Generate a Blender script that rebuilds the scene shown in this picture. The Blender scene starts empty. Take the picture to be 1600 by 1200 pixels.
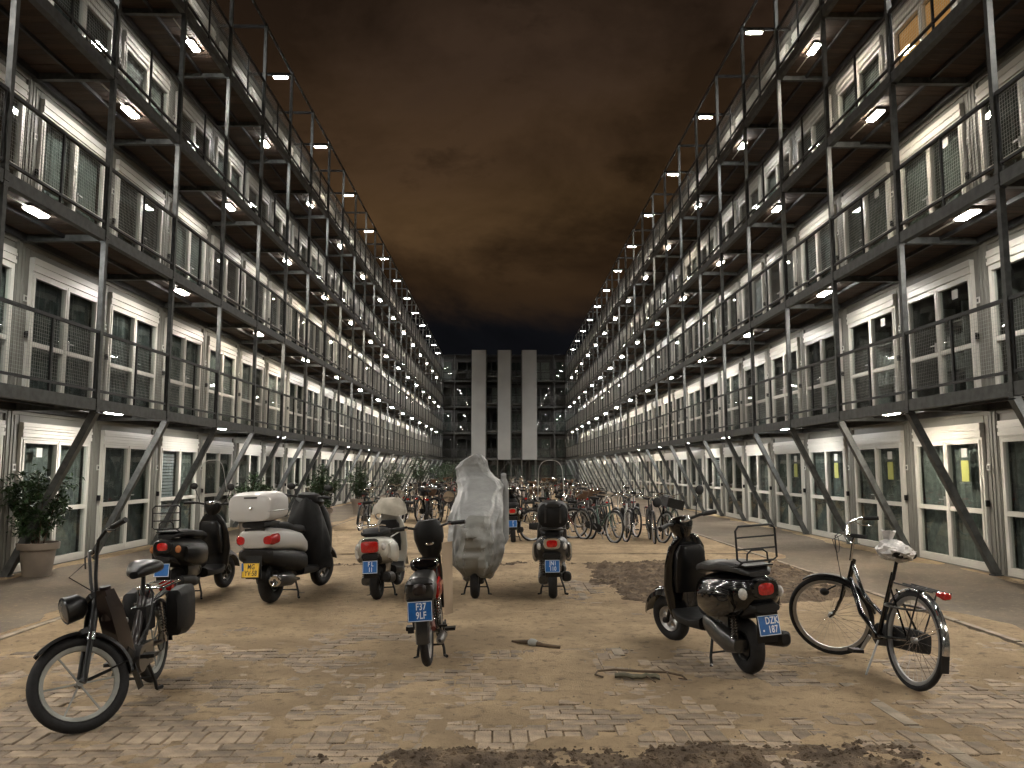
import bpy, math, random
import numpy as np
from mathutils import Vector, Matrix
R = math.radians
rng = random.Random(7)
nrg = np.random.RandomState(11)
sc = bpy.context.scene
COL = sc.collection

# ------------------------------------------------------------------ camera
FPX, HOR = 1240.0, 133.0
pitch = math.atan(HOR / FPX); yaw = math.atan(12 / FPX)
cd = bpy.data.cameras.new('camera'); cam = bpy.data.objects.new('camera', cd); COL.objects.link(cam)
cd.sensor_width = 36; cd.lens = 36 * FPX / 1600; cd.clip_start = 0.05; cd.clip_end = 3000
cam.location = (0, 0, 1.6); cam.rotation_euler = (math.pi / 2 + pitch, 0, -yaw)
sc.camera = cam
# ------------------------------------------------------------------ view
sc.view_settings.view_transform = 'Standard'; sc.view_settings.look = 'None'
sc.view_settings.gamma = 1; sc.view_settings.use_curve_mapping = False
sc.view_settings.exposure = 0.0
cy = sc.cycles
cy.max_bounces = 6; cy.diffuse_bounces = 3; cy.glossy_bounces = 3; cy.transparent_max_bounces = 16
cy.transmission_bounces = 4; cy.sample_clamp_indirect = 4.0; cy.use_denoising = True
cy.caustics_reflective = False; cy.caustics_refractive = False
LAMP_POWER = 440.0
# ------------------------------------------------------------------ night sky
W = bpy.data.worlds.new('World'); sc.world = W; W.use_nodes = True
nt = W.node_tree; nt.nodes.clear()
def N(t, **k):
    n = nt.nodes.new(t)
    for a, b in k.items(): setattr(n, a, b)
    return n
def L(a, b): nt.links.new(a, b)
tc = N('ShaderNodeTexCoord'); sx = N('ShaderNodeSeparateXYZ'); L(tc.outputs['Generated'], sx.inputs[0])
mp = N('ShaderNodeMapping'); mp.inputs['Scale'].default_value = (1.0, 1.0, 1.9); mp.inputs['Location'].default_value = (3.1, 0.4, 1.7)
L(tc.outputs['Generated'], mp.inputs[0])
n1 = N('ShaderNodeTexNoise'); n1.inputs['Scale'].default_value = 3.1; n1.inputs['Detail'].default_value = 7; n1.inputs['Roughness'].default_value = .62; n1.inputs['Distortion'].default_value = .3
L(mp.outputs[0], n1.inputs['Vector'])
n2 = N('ShaderNodeTexNoise'); n2.inputs['Scale'].default_value = 9; n2.inputs['Detail'].default_value = 5; n2.inputs['Roughness'].default_value = .6
L(mp.outputs[0], n2.inputs['Vector'])
# elevation wobble: z + noise
a1 = N('ShaderNodeMath', operation='MULTIPLY_ADD'); L(n1.outputs[0], a1.inputs[0]); a1.inputs[1].default_value = .16; L(sx.outputs[2], a1.inputs[2])
el = N('ShaderNodeValToRGB'); L(a1.outputs[0], el.inputs[0])
cr = el.color_ramp; cr.interpolation = 'EASE'
cr.elements[0].position = .0; cr.elements[0].color = (.0045, .0050, .0065, 1)
cr.elements[1].position = 1.0; cr.elements[1].color = (.010, .0065, .005, 1)
for p, c in ((.262, (.0040, .0042, .0052)), (.325, (.028, .0155, .0075)), (.39, (.066, .0370, .0165)), (.47, (.048, .0270, .0138)), (.58, (.033, .0195, .0120)), (.72, (.0165, .0115, .0085))):
    e = cr.elements.new(p); e.color = (*c, 1)
r1 = N('ShaderNodeMapRange'); L(n1.outputs[0], r1.inputs[0]); r1.inputs[1].default_value = .36; r1.inputs[2].default_value = .62; r1.inputs[3].default_value = .48; r1.inputs[4].default_value = 1.2
r2 = N('ShaderNodeMapRange'); L(n2.outputs[0], r2.inputs[0]); r2.inputs[1].default_value = .3; r2.inputs[2].default_value = .44; r2.inputs[3].default_value = .6; r2.inputs[4].default_value = 1.0
mm = N('ShaderNodeMath', operation='MULTIPLY'); L(r1.outputs[0], mm.inputs[0]); L(r2.outputs[0], mm.inputs[1])
bg = N('ShaderNodeBackground'); L(el.outputs[0], bg.inputs[0]); L(mm.outputs[0], bg.inputs[1])
wo = N('ShaderNodeOutputWorld'); L(bg.outputs[0], wo.inputs[0])

# ------------------------------------------------------------------ materials
def mat(name, col, rough=.6, metal=0.0, var=.12, scale=6.0, bump=0.0, bscale=40.0, coat=0.0, emis=None, col2=None, detail=4, spec=None, island=0.0, stretch=None):
    m = bpy.data.materials.new(name); m.use_nodes = True; t = m.node_tree
    b = t.nodes['Principled BSDF']; b.inputs['Roughness'].default_value = rough; b.inputs['Metallic'].default_value = metal
    if coat: b.inputs['Coat Weight'].default_value = coat; b.inputs['Coat Roughness'].default_value = .06
    if spec is not None: b.inputs['Specular IOR Level'].default_value = spec
    tcn = t.nodes.new('ShaderNodeTexCoord'); src = tcn.outputs['Object']
    if stretch:
        mp_ = t.nodes.new('ShaderNodeMapping'); mp_.inputs['Scale'].default_value = stretch; t.links.new(src, mp_.inputs[0]); src = mp_.outputs[0]
    if var or col2 or island:
        nz = t.nodes.new('ShaderNodeTexNoise'); nz.inputs['Scale'].default_value = scale; nz.inputs['Detail'].default_value = detail
        t.links.new(src, nz.inputs['Vector'])
        mx = t.nodes.new('ShaderNodeMix'); mx.data_type = 'RGBA'
        mr = t.nodes.new('ShaderNodeMapRange'); mr.inputs[1].default_value = .36; mr.inputs[2].default_value = .64
        t.links.new(nz.outputs[0], mr.inputs[0]); t.links.new(mr.outputs[0], mx.inputs[0])
        c2 = col2 or tuple(c * (1 - 2 * var) for c in col)
        mx.inputs[6].default_value = (*c2, 1); mx.inputs[7].default_value = (*[c * (1 + (0 if col2 else var)) for c in col], 1)
        out = mx.outputs[2]
        if island:
            g = t.nodes.new('ShaderNodeNewGeometry'); oi = t.nodes.new('ShaderNodeObjectInfo')
            ad = t.nodes.new('ShaderNodeMath'); ad.operation = 'ADD'; t.links.new(g.outputs['Random Per Island'], ad.inputs[0]); t.links.new(oi.outputs['Random'], ad.inputs[1])
            fr = t.nodes.new('ShaderNodeMath'); fr.operation = 'FRACT'; t.links.new(ad.outputs[0], fr.inputs[0])
            m2 = t.nodes.new('ShaderNodeMapRange'); m2.inputs[3].default_value = 1 - island; m2.inputs[4].default_value = 1 + island
            t.links.new(fr.outputs[0], m2.inputs[0])
            vm = t.nodes.new('ShaderNodeVectorMath'); vm.operation = 'SCALE'; t.links.new(out, vm.inputs[0]); t.links.new(m2.outputs[0], vm.inputs['Scale']); out = vm.outputs[0]
        t.links.new(out, b.inputs['Base Color'])
        if rough > .15:
            rr = t.nodes.new('ShaderNodeMapRange'); rr.inputs[3].default_value = max(.05, rough - .1); rr.inputs[4].default_value = min(1, rough + .1)
            t.links.new(nz.outputs[0], rr.inputs[0]); t.links.new(rr.outputs[0], b.inputs['Roughness'])
    else: b.inputs['Base Color'].default_value = (*col, 1)
    if bump:
        nb = t.nodes.new('ShaderNodeTexNoise'); nb.inputs['Scale'].default_value = bscale; nb.inputs['Detail'].default_value = 5
        t.links.new(src, nb.inputs['Vector'])
        bp = t.nodes.new('ShaderNodeBump'); bp.inputs['Strength'].default_value = bump; bp.inputs['Distance'].default_value = .02
        t.links.new(nb.outputs[0], bp.inputs['Height']); t.links.new(bp.outputs[0], b.inputs['Normal'])
    if emis: b.inputs['Emission Color'].default_value = (*emis[0], 1); b.inputs['Emission Strength'].default_value = emis[1]
    return m
def glassy(name, tint=(.93, .96, .95), thru=.96, rough=.02):
    m = bpy.data.materials.new(name); m.use_nodes = True; t = m.node_tree; t.nodes.clear()
    o = t.nodes.new('ShaderNodeOutputMaterial'); tr = t.nodes.new('ShaderNodeBsdfTransparent'); tr.inputs[0].default_value = (*[c * thru for c in tint], 1)
    gl = t.nodes.new('ShaderNodeBsdfGlossy'); gl.inputs['Roughness'].default_value = rough
    lw = t.nodes.new('ShaderNodeLayerWeight'); lw.inputs[0].default_value = .5
    pw = t.nodes.new('ShaderNodeMath'); pw.operation = 'POWER'; t.links.new(lw.outputs['Facing'], pw.inputs[0]); pw.inputs[1].default_value = 4.2
    fr = t.nodes.new('ShaderNodeMath'); fr.operation = 'MULTIPLY_ADD'; t.links.new(pw.outputs[0], fr.inputs[0]); fr.inputs[1].default_value = .75; fr.inputs[2].default_value = .045
    nb = t.nodes.new('ShaderNodeTexNoise'); nb.inputs['Scale'].default_value = 1.3; tcn = t.nodes.new('ShaderNodeTexCoord'); t.links.new(tcn.outputs['Object'], nb.inputs[0])
    bp = t.nodes.new('ShaderNodeBump'); bp.inputs['Strength'].default_value = .012; bp.inputs['Distance'].default_value = .2
    t.links.new(nb.outputs[0], bp.inputs['Height']); t.links.new(bp.outputs[0], gl.inputs['Normal'])
    mx = t.nodes.new('ShaderNodeMixShader'); t.links.new(fr.outputs[0], mx.inputs[0]); t.links.new(tr.outputs[0], mx.inputs[1]); t.links.new(gl.outputs[0], mx.inputs[2])
    t.links.new(mx.outputs[0], o.inputs[0]); return m
def emitter(name, col, s):
    m = bpy.data.materials.new(name); m.use_nodes = True; t = m.node_tree; t.nodes.clear()
    o = t.nodes.new('ShaderNodeOutputMaterial'); e = t.nodes.new('ShaderNodeEmission'); e.inputs[0].default_value = (*col, 1); e.inputs[1].default_value = s
    t.links.new(e.outputs[0], o.inputs[0]); return m
def sandmat(name, c1, c2, c3, bump=.5, sc1=1.1, sc2=60):
    m = bpy.data.materials.new(name); m.use_nodes = True; t = m.node_tree; b = t.nodes['Principled BSDF']
    b.inputs['Roughness'].default_value = .95; b.inputs['Specular IOR Level'].default_value = .2
    tcn = t.nodes.new('ShaderNodeTexCoord'); nn = []
    for s, d in ((sc1, 5), (sc2 / 6, 6), (sc2, 4), (sc2 * 4, 3)):
        n = t.nodes.new('ShaderNodeTexNoise'); n.inputs['Scale'].default_value = s; n.inputs['Detail'].default_value = d; n.inputs['Roughness'].default_value = .65
        t.links.new(tcn.outputs['Object'], n.inputs['Vector']); nn.append(n)
    def mixc(f, lo, hi, a, bb):
        mr = t.nodes.new('ShaderNodeMapRange'); mr.inputs[1].default_value = lo; mr.inputs[2].default_value = hi; t.links.new(f, mr.inputs[0])
        mx = t.nodes.new('ShaderNodeMix'); mx.data_type = 'RGBA'; t.links.new(mr.outputs[0], mx.inputs[0])
        for s_, v in ((6, a), (7, bb)):
            if isinstance(v, tuple): mx.inputs[s_].default_value = (*v, 1)
            else: t.links.new(v, mx.inputs[s_])
        return mx.outputs[2]
    a = mixc(nn[0].outputs[0], .40, .60, c2, c1)
    c = mixc(nn[1].outputs[0], .32, .46, c3, a)
    d = mixc(nn[2].outputs[0], .30, .42, tuple(v * .55 for v in c1), c)
    t.links.new(d, b.inputs['Base Color'])
    ad = t.nodes.new('ShaderNodeMath'); ad.operation = 'MULTIPLY_ADD'; t.links.new(nn[2].outputs[0], ad.inputs[0]); ad.inputs[1].default_value = .6; t.links.new(nn[3].outputs[0], ad.inputs[2])
    bp = t.nodes.new('ShaderNodeBump'); bp.inputs['Strength'].default_value = bump; bp.inputs['Distance'].default_value = .02
    t.links.new(ad.outputs[0], bp.inputs['Height']); t.links.new(bp.outputs[0], b.inputs['Normal']); return m

M = dict(
 sand=sandmat('sand', (.52, .390, .245), (.36, .268, .170), (.215, .163, .110), bump=.9),
 soil=sandmat('soil', (.20, .148, .102), (.110, .083, .060), (.32, .24, .16), bump=1.0, sc1=4, sc2=30),
 brick=mat('brick_clay', (.34, .262, .182), .9, var=.2, scale=9, bump=.6, bscale=90, island=.28, col2=(.20, .156, .115)),
 asphalt=sandmat('path_surface', (.215, .176, .132), (.155, .130, .102), (.28, .22, .155), bump=.35, sc1=.7, sc2=80),
 concrete=mat('concrete', (.29, .24, .18), .9, var=.2, scale=5, bump=.4, bscale=60, island=.12),
 cladding=mat('container_paint', (.19, .187, .165), .55, var=.06, scale=1.3, bump=.02, bscale=8),
 frame=mat('white_plastic', (.62, .605, .55), .38, var=.02, scale=2),
 steel=mat('galvanised_steel', (.080, .085, .084), .5, metal=.2, var=.18, scale=9, bump=.05, bscale=30),
 darksteel=mat('dark_steel', (.040, .042, .045), .5, metal=.3, var=.2, scale=7),
 plank=mat('deck_timber', (.055, .034, .022), .8, var=.2, scale=3, stretch=(.6, 12, 3), island=.3, bump=.2, bscale=20),
 dark=mat('dark_interior', (.035, .035, .036), .9, var=.2),
 wallin=mat('room_wall', (.16, .155, .145), .9, var=.08),
 curtain=mat('curtain_grey', (.15, .17, .158), .9, var=.15, scale=8), curtain2=mat('curtain_pale', (.34, .35, .33), .9, var=.1, scale=8), curtain3=mat('curtain_dark', (.07, .082, .08), .9, var=.2),
 blind=mat('blind_grey', (.28, .30, .31), .7, var=.05), glass=glassy('window_glass'),
 black=mat('black_plastic', (.007, .007, .0075), .5, spec=.35, var=.2, scale=20), rubber=mat('tyre_rubber', (.010, .010, .011), .8, var=.3, scale=30, bump=.2, bscale=120),
 gloss=mat('gloss_black_paint', (.0030, .0030, .0036), .10, coat=.7, var=0, spec=.3), satin=mat('satin_black_paint', (.006, .006, .0065), .35, var=.2, coat=.15, spec=.3),
 darkgrey=mat('dark_grey_paint', (.026, .026, .026), .3, coat=.5, var=.1), white=mat('white_paint', (.60, .585, .53), .25, coat=.6, var=.02), silver=mat('silver_paint', (.50, .49, .475), .35, metal=0, coat=.4, var=.015),
 chrome=mat('chrome', (.75, .75, .76), .12, metal=1, var=0), alu=mat('aluminium', (.5, .5, .5), .4, metal=.9, var=.1),
 leather=mat('seat_vinyl', (.0055, .0055, .006), .55, spec=.3, var=.2, scale=12, bump=.1, bscale=90), seatgrey=mat('grey_seat_vinyl', (.022, .022, .023), .45, var=.2, scale=12, bump=.1, bscale=90),
 red=mat('red_lens', (.42, .012, .010), .15, coat=.8, var=.15, scale=60, emis=None), redpaint=mat('red_paint', (.13, .018, .015), .3, coat=.5, var=.1), darkred=mat('dark_red_paint', (.010, .0045, .0045), .35, coat=.2, var=.1),
 amber=mat('amber_lens', (.5, .2, .08), .2, coat=.6, var=.1), clear=mat('clear_lens', (.62, .60, .58), .1, coat=.8, var=.1, scale=50),
 bluepl=mat('blue_plate', (.012, .11, .36), .35, var=.06, scale=30), whitepr=mat('white_print', (.72, .76, .82), .5, var=0), yellowpl=mat('yellow_plate', (.80, .50, .035), .35, var=.05, scale=30), ink=mat('black_print', (.02, .018, .015), .5, var=0),
 tarp=mat('grey_tarpaulin', (.30, .305, .30), .38, var=.12, scale=2.2, bump=.8, bscale=11, coat=.2), tarp2=mat('dark_tarpaulin', (.20, .20, .185), .4, var=.10, scale=3, bump=.6, bscale=10), lens2=mat('dim_lens', (.10, .095, .09), .12, coat=.8, var=.1), beige=mat('beige_plastic', (.52, .41, .29), .5, var=.1, scale=5), cloth=mat('beige_cloth', (.50, .46, .38), .8, var=.1, bump=.2, bscale=30),
 pot=mat('planter_beige', (.27, .225, .185), .7, var=.08, scale=3, bump=.05), leaf=mat('leaf_green', (.028, .058, .020), .4, var=.3, scale=5, island=.35), bark=mat('bark', (.09, .06, .04), .9, bump=.5),
 panel=mat('tower_panel', (.35, .365, .375), .6, var=.05, scale=.5), plastic=mat('clear_bag_plastic', (.72, .70, .68), .25, var=.15, scale=15, bump=.4, bscale=30), mirror=mat('mirror_glass', (.6, .6, .62), .05, metal=1, var=0), shield=glassy('screen_plastic', (.80, .80, .78), .85, .08),
 yellow=mat('yellow_paper', (.36, .38, .10), .8, var=.05), paper=mat('white_paper', (.55, .55, .52), .8, var=.04), diffuser=emitter('lamp_diffuser', (1, .945, .865), LAMP_POWER), diffuser2=emitter('cool_diffuser', (.97, .95, .90), LAMP_POWER * .85), diffuser3=emitter('warm_diffuser', (1, .89, .74), LAMP_POWER * 1.12), warm=emitter('lit_blind', (1, .50, .17), .52), glow=emitter('lit_bulb', (1, .93, .82), 9.0),
 clad_shaded=mat('shaded_container_paint', (.022, .022, .022), .6, var=.1, scale=2), frame_shaded=mat('shaded_window_frame', (.045, .045, .045), .5, var=.05), mesh=mat('wire_steel', (.40, .41, .40), .5, metal=.2, var=.1), wood=mat('plank_wood', (.36, .28, .20), .8, var=.2, scale=4, stretch=(1, 1, .15)), twig=mat('twig_bark', (.12, .085, .055), .9, var=.2), olive=mat('olive_cloth', (.13, .12, .08), .9, var=.2, bump=.3), bikegreen=mat('green_paint', (.05, .10, .08), .3, coat=.4, var=.1), cardbrown=mat('wicker_brown', (.12, .07, .04), .9, bump=.5),  # end-block cladding and frame carry its lack of light in their colour
)
# ------------------------------------------------------------------ mesh builder
def ident(p): return p
class MB:
    def __init__(s): s.v = []; s.f = []; s.s = []
    def add(s, vs, fs, smooth=False, X=None):
        o = len(s.v)
        s.v += [tuple(X @ Vector(p)) for p in vs] if X is not None else [tuple(p) for p in vs]
        s.f += [tuple(i + o for i in f) for f in fs]; s.s += [smooth] * len(fs); return s
    def box(s, x0, x1, y0, y1, z0, z1, X=None, tx=0, ty=0):
        # tx/ty: taper of the top
        return s.add([(x0, y0, z0), (x1, y0, z0), (x1, y1, z0), (x0, y1, z0), (x0 + tx, y0 + ty, z1), (x1 - tx, y0 + ty, z1), (x1 - tx, y1 - ty, z1), (x0 + tx, y1 - ty, z1)],
                     [(0, 3, 2, 1), (4, 5, 6, 7), (0, 1, 5, 4), (1, 2, 6, 5), (2, 3, 7, 6), (3, 0, 4, 7)], False, X)
    def bar(s, a, b, w, h=None, up=(0, 0, 1)):
        a = Vector(a); b = Vector(b); h = h or w; d = (b - a).normalized(); u = Vector(up)
        if abs(d.dot(u)) > .95: u = Vector((1, 0, 0))
        l = d.cross(u).normalized(); u = l.cross(d)
        vs = [p + l * (i * w / 2) + u * (j * h / 2) for p in (a, b) for i, j in ((-1, -1), (1, -1), (1, 1), (-1, 1))]
        return s.add(vs, [(0, 3, 2, 1), (4, 5, 6, 7), (0, 1, 5, 4), (1, 2, 6, 5), (2, 3, 7, 6), (3, 0, 4, 7)])
    def rings(s, rs, closed=True, cap=True, smooth=True, loop=False):
        n = len(rs[0]); o = []; vs = [p for r in rs for p in r]; fs = []
        m = len(rs)
        for i in range(m if loop else m - 1):
            for j in range(n if closed else n - 1):
                a, b = i * n + j, i * n + (j + 1) % n; c, d = ((i + 1) % m) * n + (j + 1) % n, ((i + 1) % m) * n + j
                fs.append((a, b, c, d))
        if cap and closed and not loop: fs.append(tuple(range(n - 1, -1, -1))); fs.append(tuple((m - 1) * n + j for j in range(n)))
        return s.add(vs, fs, smooth)
    def tube(s, pts, r, n=8, loop=False, cap=True):
        P = [Vector(p) for p in pts]; m = len(P); rr = r if isinstance(r, (list, tuple)) else [r] * m; rs = []; u = None
        for i, p in enumerate(P):
            if loop: d = P[(i + 1) % m] - P[i - 1]
            else: d = P[min(i + 1, m - 1)] - P[max(i - 1, 0)]
            d.normalize()
            if u is None: u = d.orthogonal().normalized()
            u = (u - d * u.dot(d)); u = u.normalized() if u.length > 1e-6 else d.orthogonal().normalized(); w = d.cross(u)
            rs.append([p + (u * math.cos(2 * math.pi * k / n) + w * math.sin(2 * math.pi * k / n)) * rr[i] for k in range(n)])
        return s.rings(rs, True, cap, True, loop)
    def lathe(s, prof, c=(0, 0, 0), axis='z', n=20, cap=False):
        rs = []
        for r, h in prof:
            q = []
            for k in range(n):
                a = 2 * math.pi * k / n; x, y = r * math.cos(a), r * math.sin(a)
                p = (x, y, h) if axis == 'z' else ((x, h, y) if axis == 'y' else (h, x, y))
                q.append((p[0] + c[0], p[1] + c[1], p[2] + c[2]))
            rs.append(q)
        return s.rings(rs, True, cap)
    def torus(s, c, Rm, r, axis='y', n=32, m=8, a0=0, a1=360, flat=1.0, cap=True):
        full = abs(a1 - a0) >= 359.9; k = n if full else n + 1; pts = []
        for i in range(k):
            a = R(a0 + (a1 - a0) * i / n); ca, sa = math.cos(a), math.sin(a); ring = []
            for j in range(m):
                b = 2 * math.pi * j / m; q = Rm + r * math.cos(b); w = r * math.sin(b) * flat
                p = (q * ca, w, q * sa) if axis == 'y' else ((w, q * ca, q * sa) if axis == 'x' else (q * ca, q * sa, w))
                ring.append((p[0] + c[0], p[1] + c[1], p[2] + c[2]))
            pts.append(ring)
        return s.rings(pts, True, cap, True, full)
    def sell(s, secs, n=16, e=2.6, cap=True):
        # secs along x: (x, zc, halfwidth, halfheight[, yc])
        rs = []
        for q in secs:
            x, zc, hw, hh = q[:4]; yc = q[4] if len(q) > 4 else 0; ee = q[5] if len(q) > 5 else e
            ring = []
            for k in range(n):
                a = 2 * math.pi * k / n; ca, sa = math.cos(a), math.sin(a)
                ring.append((x, yc + hw * math.copysign(abs(ca) ** (2 / ee), ca), zc + hh * math.copysign(abs(sa) ** (2 / ee), sa)))
            rs.append(ring)
        return s.rings(rs, True, cap)
    def selz(s, secs, n=16, e=2.6, cap=True):
        # secs along z: (z, xc, halfx, halfy[, yc])
        rs = []
        for q in secs:
            z, xc, hx, hy = q[:4]; yc = q[4] if len(q) > 4 else 0
            rs.append([(xc + hx * math.copysign(abs(math.cos(t)) ** (2 / e), math.cos(t)), yc + hy * math.copysign(abs(math.sin(t)) ** (2 / e), math.sin(t)), z) for t in [2 * math.pi * k / n for k in range(n)]])
        return s.rings(rs, True, cap)
    def ball(s, c, rx, ry=None, rz=None, n=12, m=8):
        ry = ry or rx; rz = rz or rx
        rs = [[(c[0] + rx * math.sin(t) * math.cos(p), c[1] + ry * math.sin(t) * math.sin(p), c[2] + rz * math.cos(t)) for p in [2 * math.pi * k / n for k in range(n)]] for t in [math.pi * (i + .02) / (m + .04) for i in range(m + 1)]]
        return s.rings(rs)
    def mesh(s, name, m, mirror=False, X=None):
        me = bpy.data.meshes.new(name); v = np.array(s.v, dtype=float).reshape(-1, 3)
        if X is not None:
            A = np.array(X); v = v @ A[:3, :3].T + A[:3, 3]
        f = s.f
        if mirror: v = v * np.array([-1, 1, 1]); f = [t[::-1] for t in f]
        me.from_pydata(v.tolist(), [], f); me.materials.append(m)
        me.polygons.foreach_set('use_smooth', s.s); me.update()
        if any(s.s):
            try: me.set_sharp_from_angle(angle=R(38))
            except Exception: pass
        return me
def link(name, me, parent=None, loc=None, rot=None, label=None, cat=None, group=None, kind=None):
    o = bpy.data.objects.new(name, me); COL.objects.link(o)
    if parent is not None: o.parent = parent
    if loc is not None: o.location = loc
    if rot is not None: o.rotation_euler = rot
    if label: o['label'] = label
    if cat: o['category'] = cat
    if group: o['group'] = group
    if kind: o['kind'] = kind
    return o
def thing(name, label, cat, loc=(0, 0, 0), rz=0, group=None, kind=None): return link(name, None, None, loc, (0, 0, rz), label, cat, group, kind)
def part(name, mb, m, parent, X=None, label=None, kind=None):
    return link(name, mb.mesh(name, M[m] if isinstance(m, str) else m, X=X), parent, label=label, kind=kind)
def children(o): return [c for c in COL.objects if c.parent == o]
def copy_tree(o, kids, parent=None):
    c = o.copy(); COL.objects.link(c)
    if parent is not None: c.parent = parent
    for ch in kids.get(o.name, []): copy_tree(ch, kids, c)
    return c
def kidmap(root_objs):
    k = {}
    for o in root_objs:
        if o.parent: k.setdefault(o.parent.name, []).append(o)
    return k
# numpy value noise
def vnoise(x, y, seed=0):
    def h(i, j):
        q = np.sin(i * 127.1 + j * 311.7 + seed * 74.7) * 43758.5453
        return q - np.floor(q)
    i = np.floor(x); j = np.floor(y); fx = x - i; fy = y - j; fx = fx * fx * (3 - 2 * fx); fy = fy * fy * (3 - 2 * fy)
    return (h(i, j) * (1 - fx) + h(i + 1, j) * fx) * (1 - fy) + (h(i, j + 1) * (1 - fx) + h(i + 1, j + 1) * fx) * fy
def fbm(x, y, o=4, seed=0):
    s = 0; a = .5; t = 0
    for k in range(o): s = s + a * vnoise(x * 2 ** k, y * 2 ** k, seed + k * 13); t += a; a *= .5
    return s / t
def grid_mesh(name, xs, ys, Z, m, mask=None):
    nx, ny = len(xs), len(ys); XX, YY = np.meshgrid(xs, ys)
    v = np.stack([XX.ravel(), YY.ravel(), Z.ravel()], 1)
    idx = np.arange(nx * ny).reshape(ny, nx)
    q = np.stack([idx[:-1, :-1], idx[:-1, 1:], idx[1:, 1:], idx[1:, :-1]], -1).reshape(-1, 4)
    if mask is not None:
        mk = mask.ravel(); q = q[mk[q].any(1)]
        used = np.unique(q); rem = -np.ones(nx * ny, int); rem[used] = np.arange(len(used)); q = rem[q]; v = v[used]
    me = bpy.data.meshes.new(name); me.vertices.add(len(v)); me.vertices.foreach_set('co', v.ravel())
    me.loops.add(q.size); me.loops.foreach_set('vertex_index', q.ravel().astype(np.int32)); me.polygons.add(len(q))
    me.polygons.foreach_set('loop_start', np.arange(0, q.size, 4, dtype=np.int32)); me.polygons.foreach_set('loop_total', np.full(len(q), 4, np.int32))
    me.polygons.foreach_set('use_smooth', np.ones(len(q), bool)); me.update(calc_edges=True); me.materials.append(m); return me
# ================================================================== GROUND
WALL, EDGE, Y0, BAY, ST = 7.5, 6.22, 12.1, 2.52, 2.63
IMIN, IMAX = -6, 26
YEND = Y0 + BAY * (IMAX + 1)
link('ground', MB().add([(-900, -700, -.06), (900, -700, -.06), (900, 1400, -.06), (-900, 1400, -.06)], [(0, 1, 2, 3)]).mesh('ground', M['soil']), kind='structure')
def sand_h(x, y):
    h = .010 * fbm(x * .9 + 3, y * .9, 4, 1) + .010 * fbm(x * 5, y * 5, 4, 5) + .004 * fbm(x * 14, y * 14, 3, 9) + .005 * (fbm(x * 3.1 + 9, y * 3.1, 2, 15) > .56) - .0012
    bias = .0004 + .0036 * np.clip((y - 5.8) / 2.4, 0, 1) + .004 * np.clip((y - 8) / 4, 0, 1)
    bias = bias - .006 * np.exp(-(((x + 3.2) / 1.9) ** 2 + ((y - 4.6) / 1.3) ** 2)) - .0035 * np.exp(-(((x - 3.6) / 1.2) ** 2 + ((y - 4.6) / 1.2) ** 2)) - .004 * np.exp(-(((x - .7) / .9) ** 2 + ((y - 5.5) / .55) ** 2)) \
        - .005 * np.exp(-(((x + 1.9) / 1.0) ** 2 + ((y - 7.6) / .9) ** 2)) - .007 * np.exp(-(((x - 1.05) / .5) ** 2 + ((y - 11.2) / 1.6) ** 2)) - .004 * np.exp(-(((x - 1.6) / .8) ** 2 + ((y - 6.9) / .4) ** 2))
    v = h + bias - .0125
    return np.where(v < 0, v * 3.2, v)
PX0, PX1 = -4.72, 4.72
xs = np.arange(PX0, PX1 + .01, .03); ys = np.arange(2.6, 15.2, .03)
XX, YY = np.meshgrid(xs, ys)
link('sand_cover', grid_mesh('sand_cover', xs, ys, sand_h(XX, YY) + .002, M['sand']), kind='structure')
xs2 = np.arange(PX0, PX1 + .1, .24); ys2 = np.concatenate([np.arange(-8, 2.7, .3), [2.6]]); xs3, ys3 = np.meshgrid(xs2, np.unique(ys2[ys2 <= 2.6]))
link('sand_cover', grid_mesh('sand_back', xs2, np.unique(ys2[ys2 <= 2.6]), sand_h(xs3, ys3) + .004, M['sand']), kind='structure')
ys4 = np.arange(15.17, YEND + 25, .3); a_, b_ = np.meshgrid(xs2, ys4)
link('sand_cover', grid_mesh('sand_far', xs2, ys4, sand_h(a_, b_) + .004 + .02 * fbm(a_ * .6, b_ * .6, 3, 3), M['sand']), kind='structure')
# brick paving: top faces poke out of the drifted sand
paving = link('brick_paving', None, kind='structure')
BW, BD = .212, .108
def brick_block(x, y, w=.204, d=.1, rz=0.0, tilt=(0, 0), dz=0.0):
    c, s_ = math.cos(rz), math.sin(rz); vs = []
    for z, e in ((-.05, 0), (-.004, 0), (0, .005)):
        for sx_, sy_ in ((-1, -1), (1, -1), (1, 1), (-1, 1)):
            px = sx_ * (w / 2 - e); py = sy_ * (d / 2 - e)
            vs.append((x + px * c - py * s_, y + px * s_ + py * c, z + dz + tilt[0] * px + tilt[1] * py))
    fs = [(8, 9, 10, 11)] + [(a, (a + 1) % 4, (a + 1) % 4 + 4, a + 4) for a in range(4)] + [(a + 4, (a + 1) % 4 + 4, (a + 1) % 4 + 8, a + 8) for a in range(4)]
    return vs, fs
bricks = []
row = 0; y = 4.92 - BD * 20
while y < 12.6:
    soldier = abs(y - 4.92) < BD / 2
    if soldier:      # border course of bricks laid end-on
        x = PX0 + .06
        while x < 4.7:
            bricks.append((x, y + .052, .1, .204, nrg.normal(0, .02))); x += .108
        y += .212; row += 1; continue
    x = PX0 + .11 + (row % 2) * BW / 2
    while x < PX1 - .1:
        blk = (int((x + 20) / .848) + int((y + 20) / .848)) % 5 == 0 and x > 0
        if blk and row % 2 == 0:   # squares of bricks turned crossways
            bricks.append((x - .052, y + .054, .1, .204, nrg.normal(0, .02))); bricks.append((x + .054, y + .054, .1, .204, nrg.normal(0, .02)))
        elif not blk: bricks.append((x, y, .204, .1, nrg.normal(0, .012)))
        x += BW
    y += BD; row += 1
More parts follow.
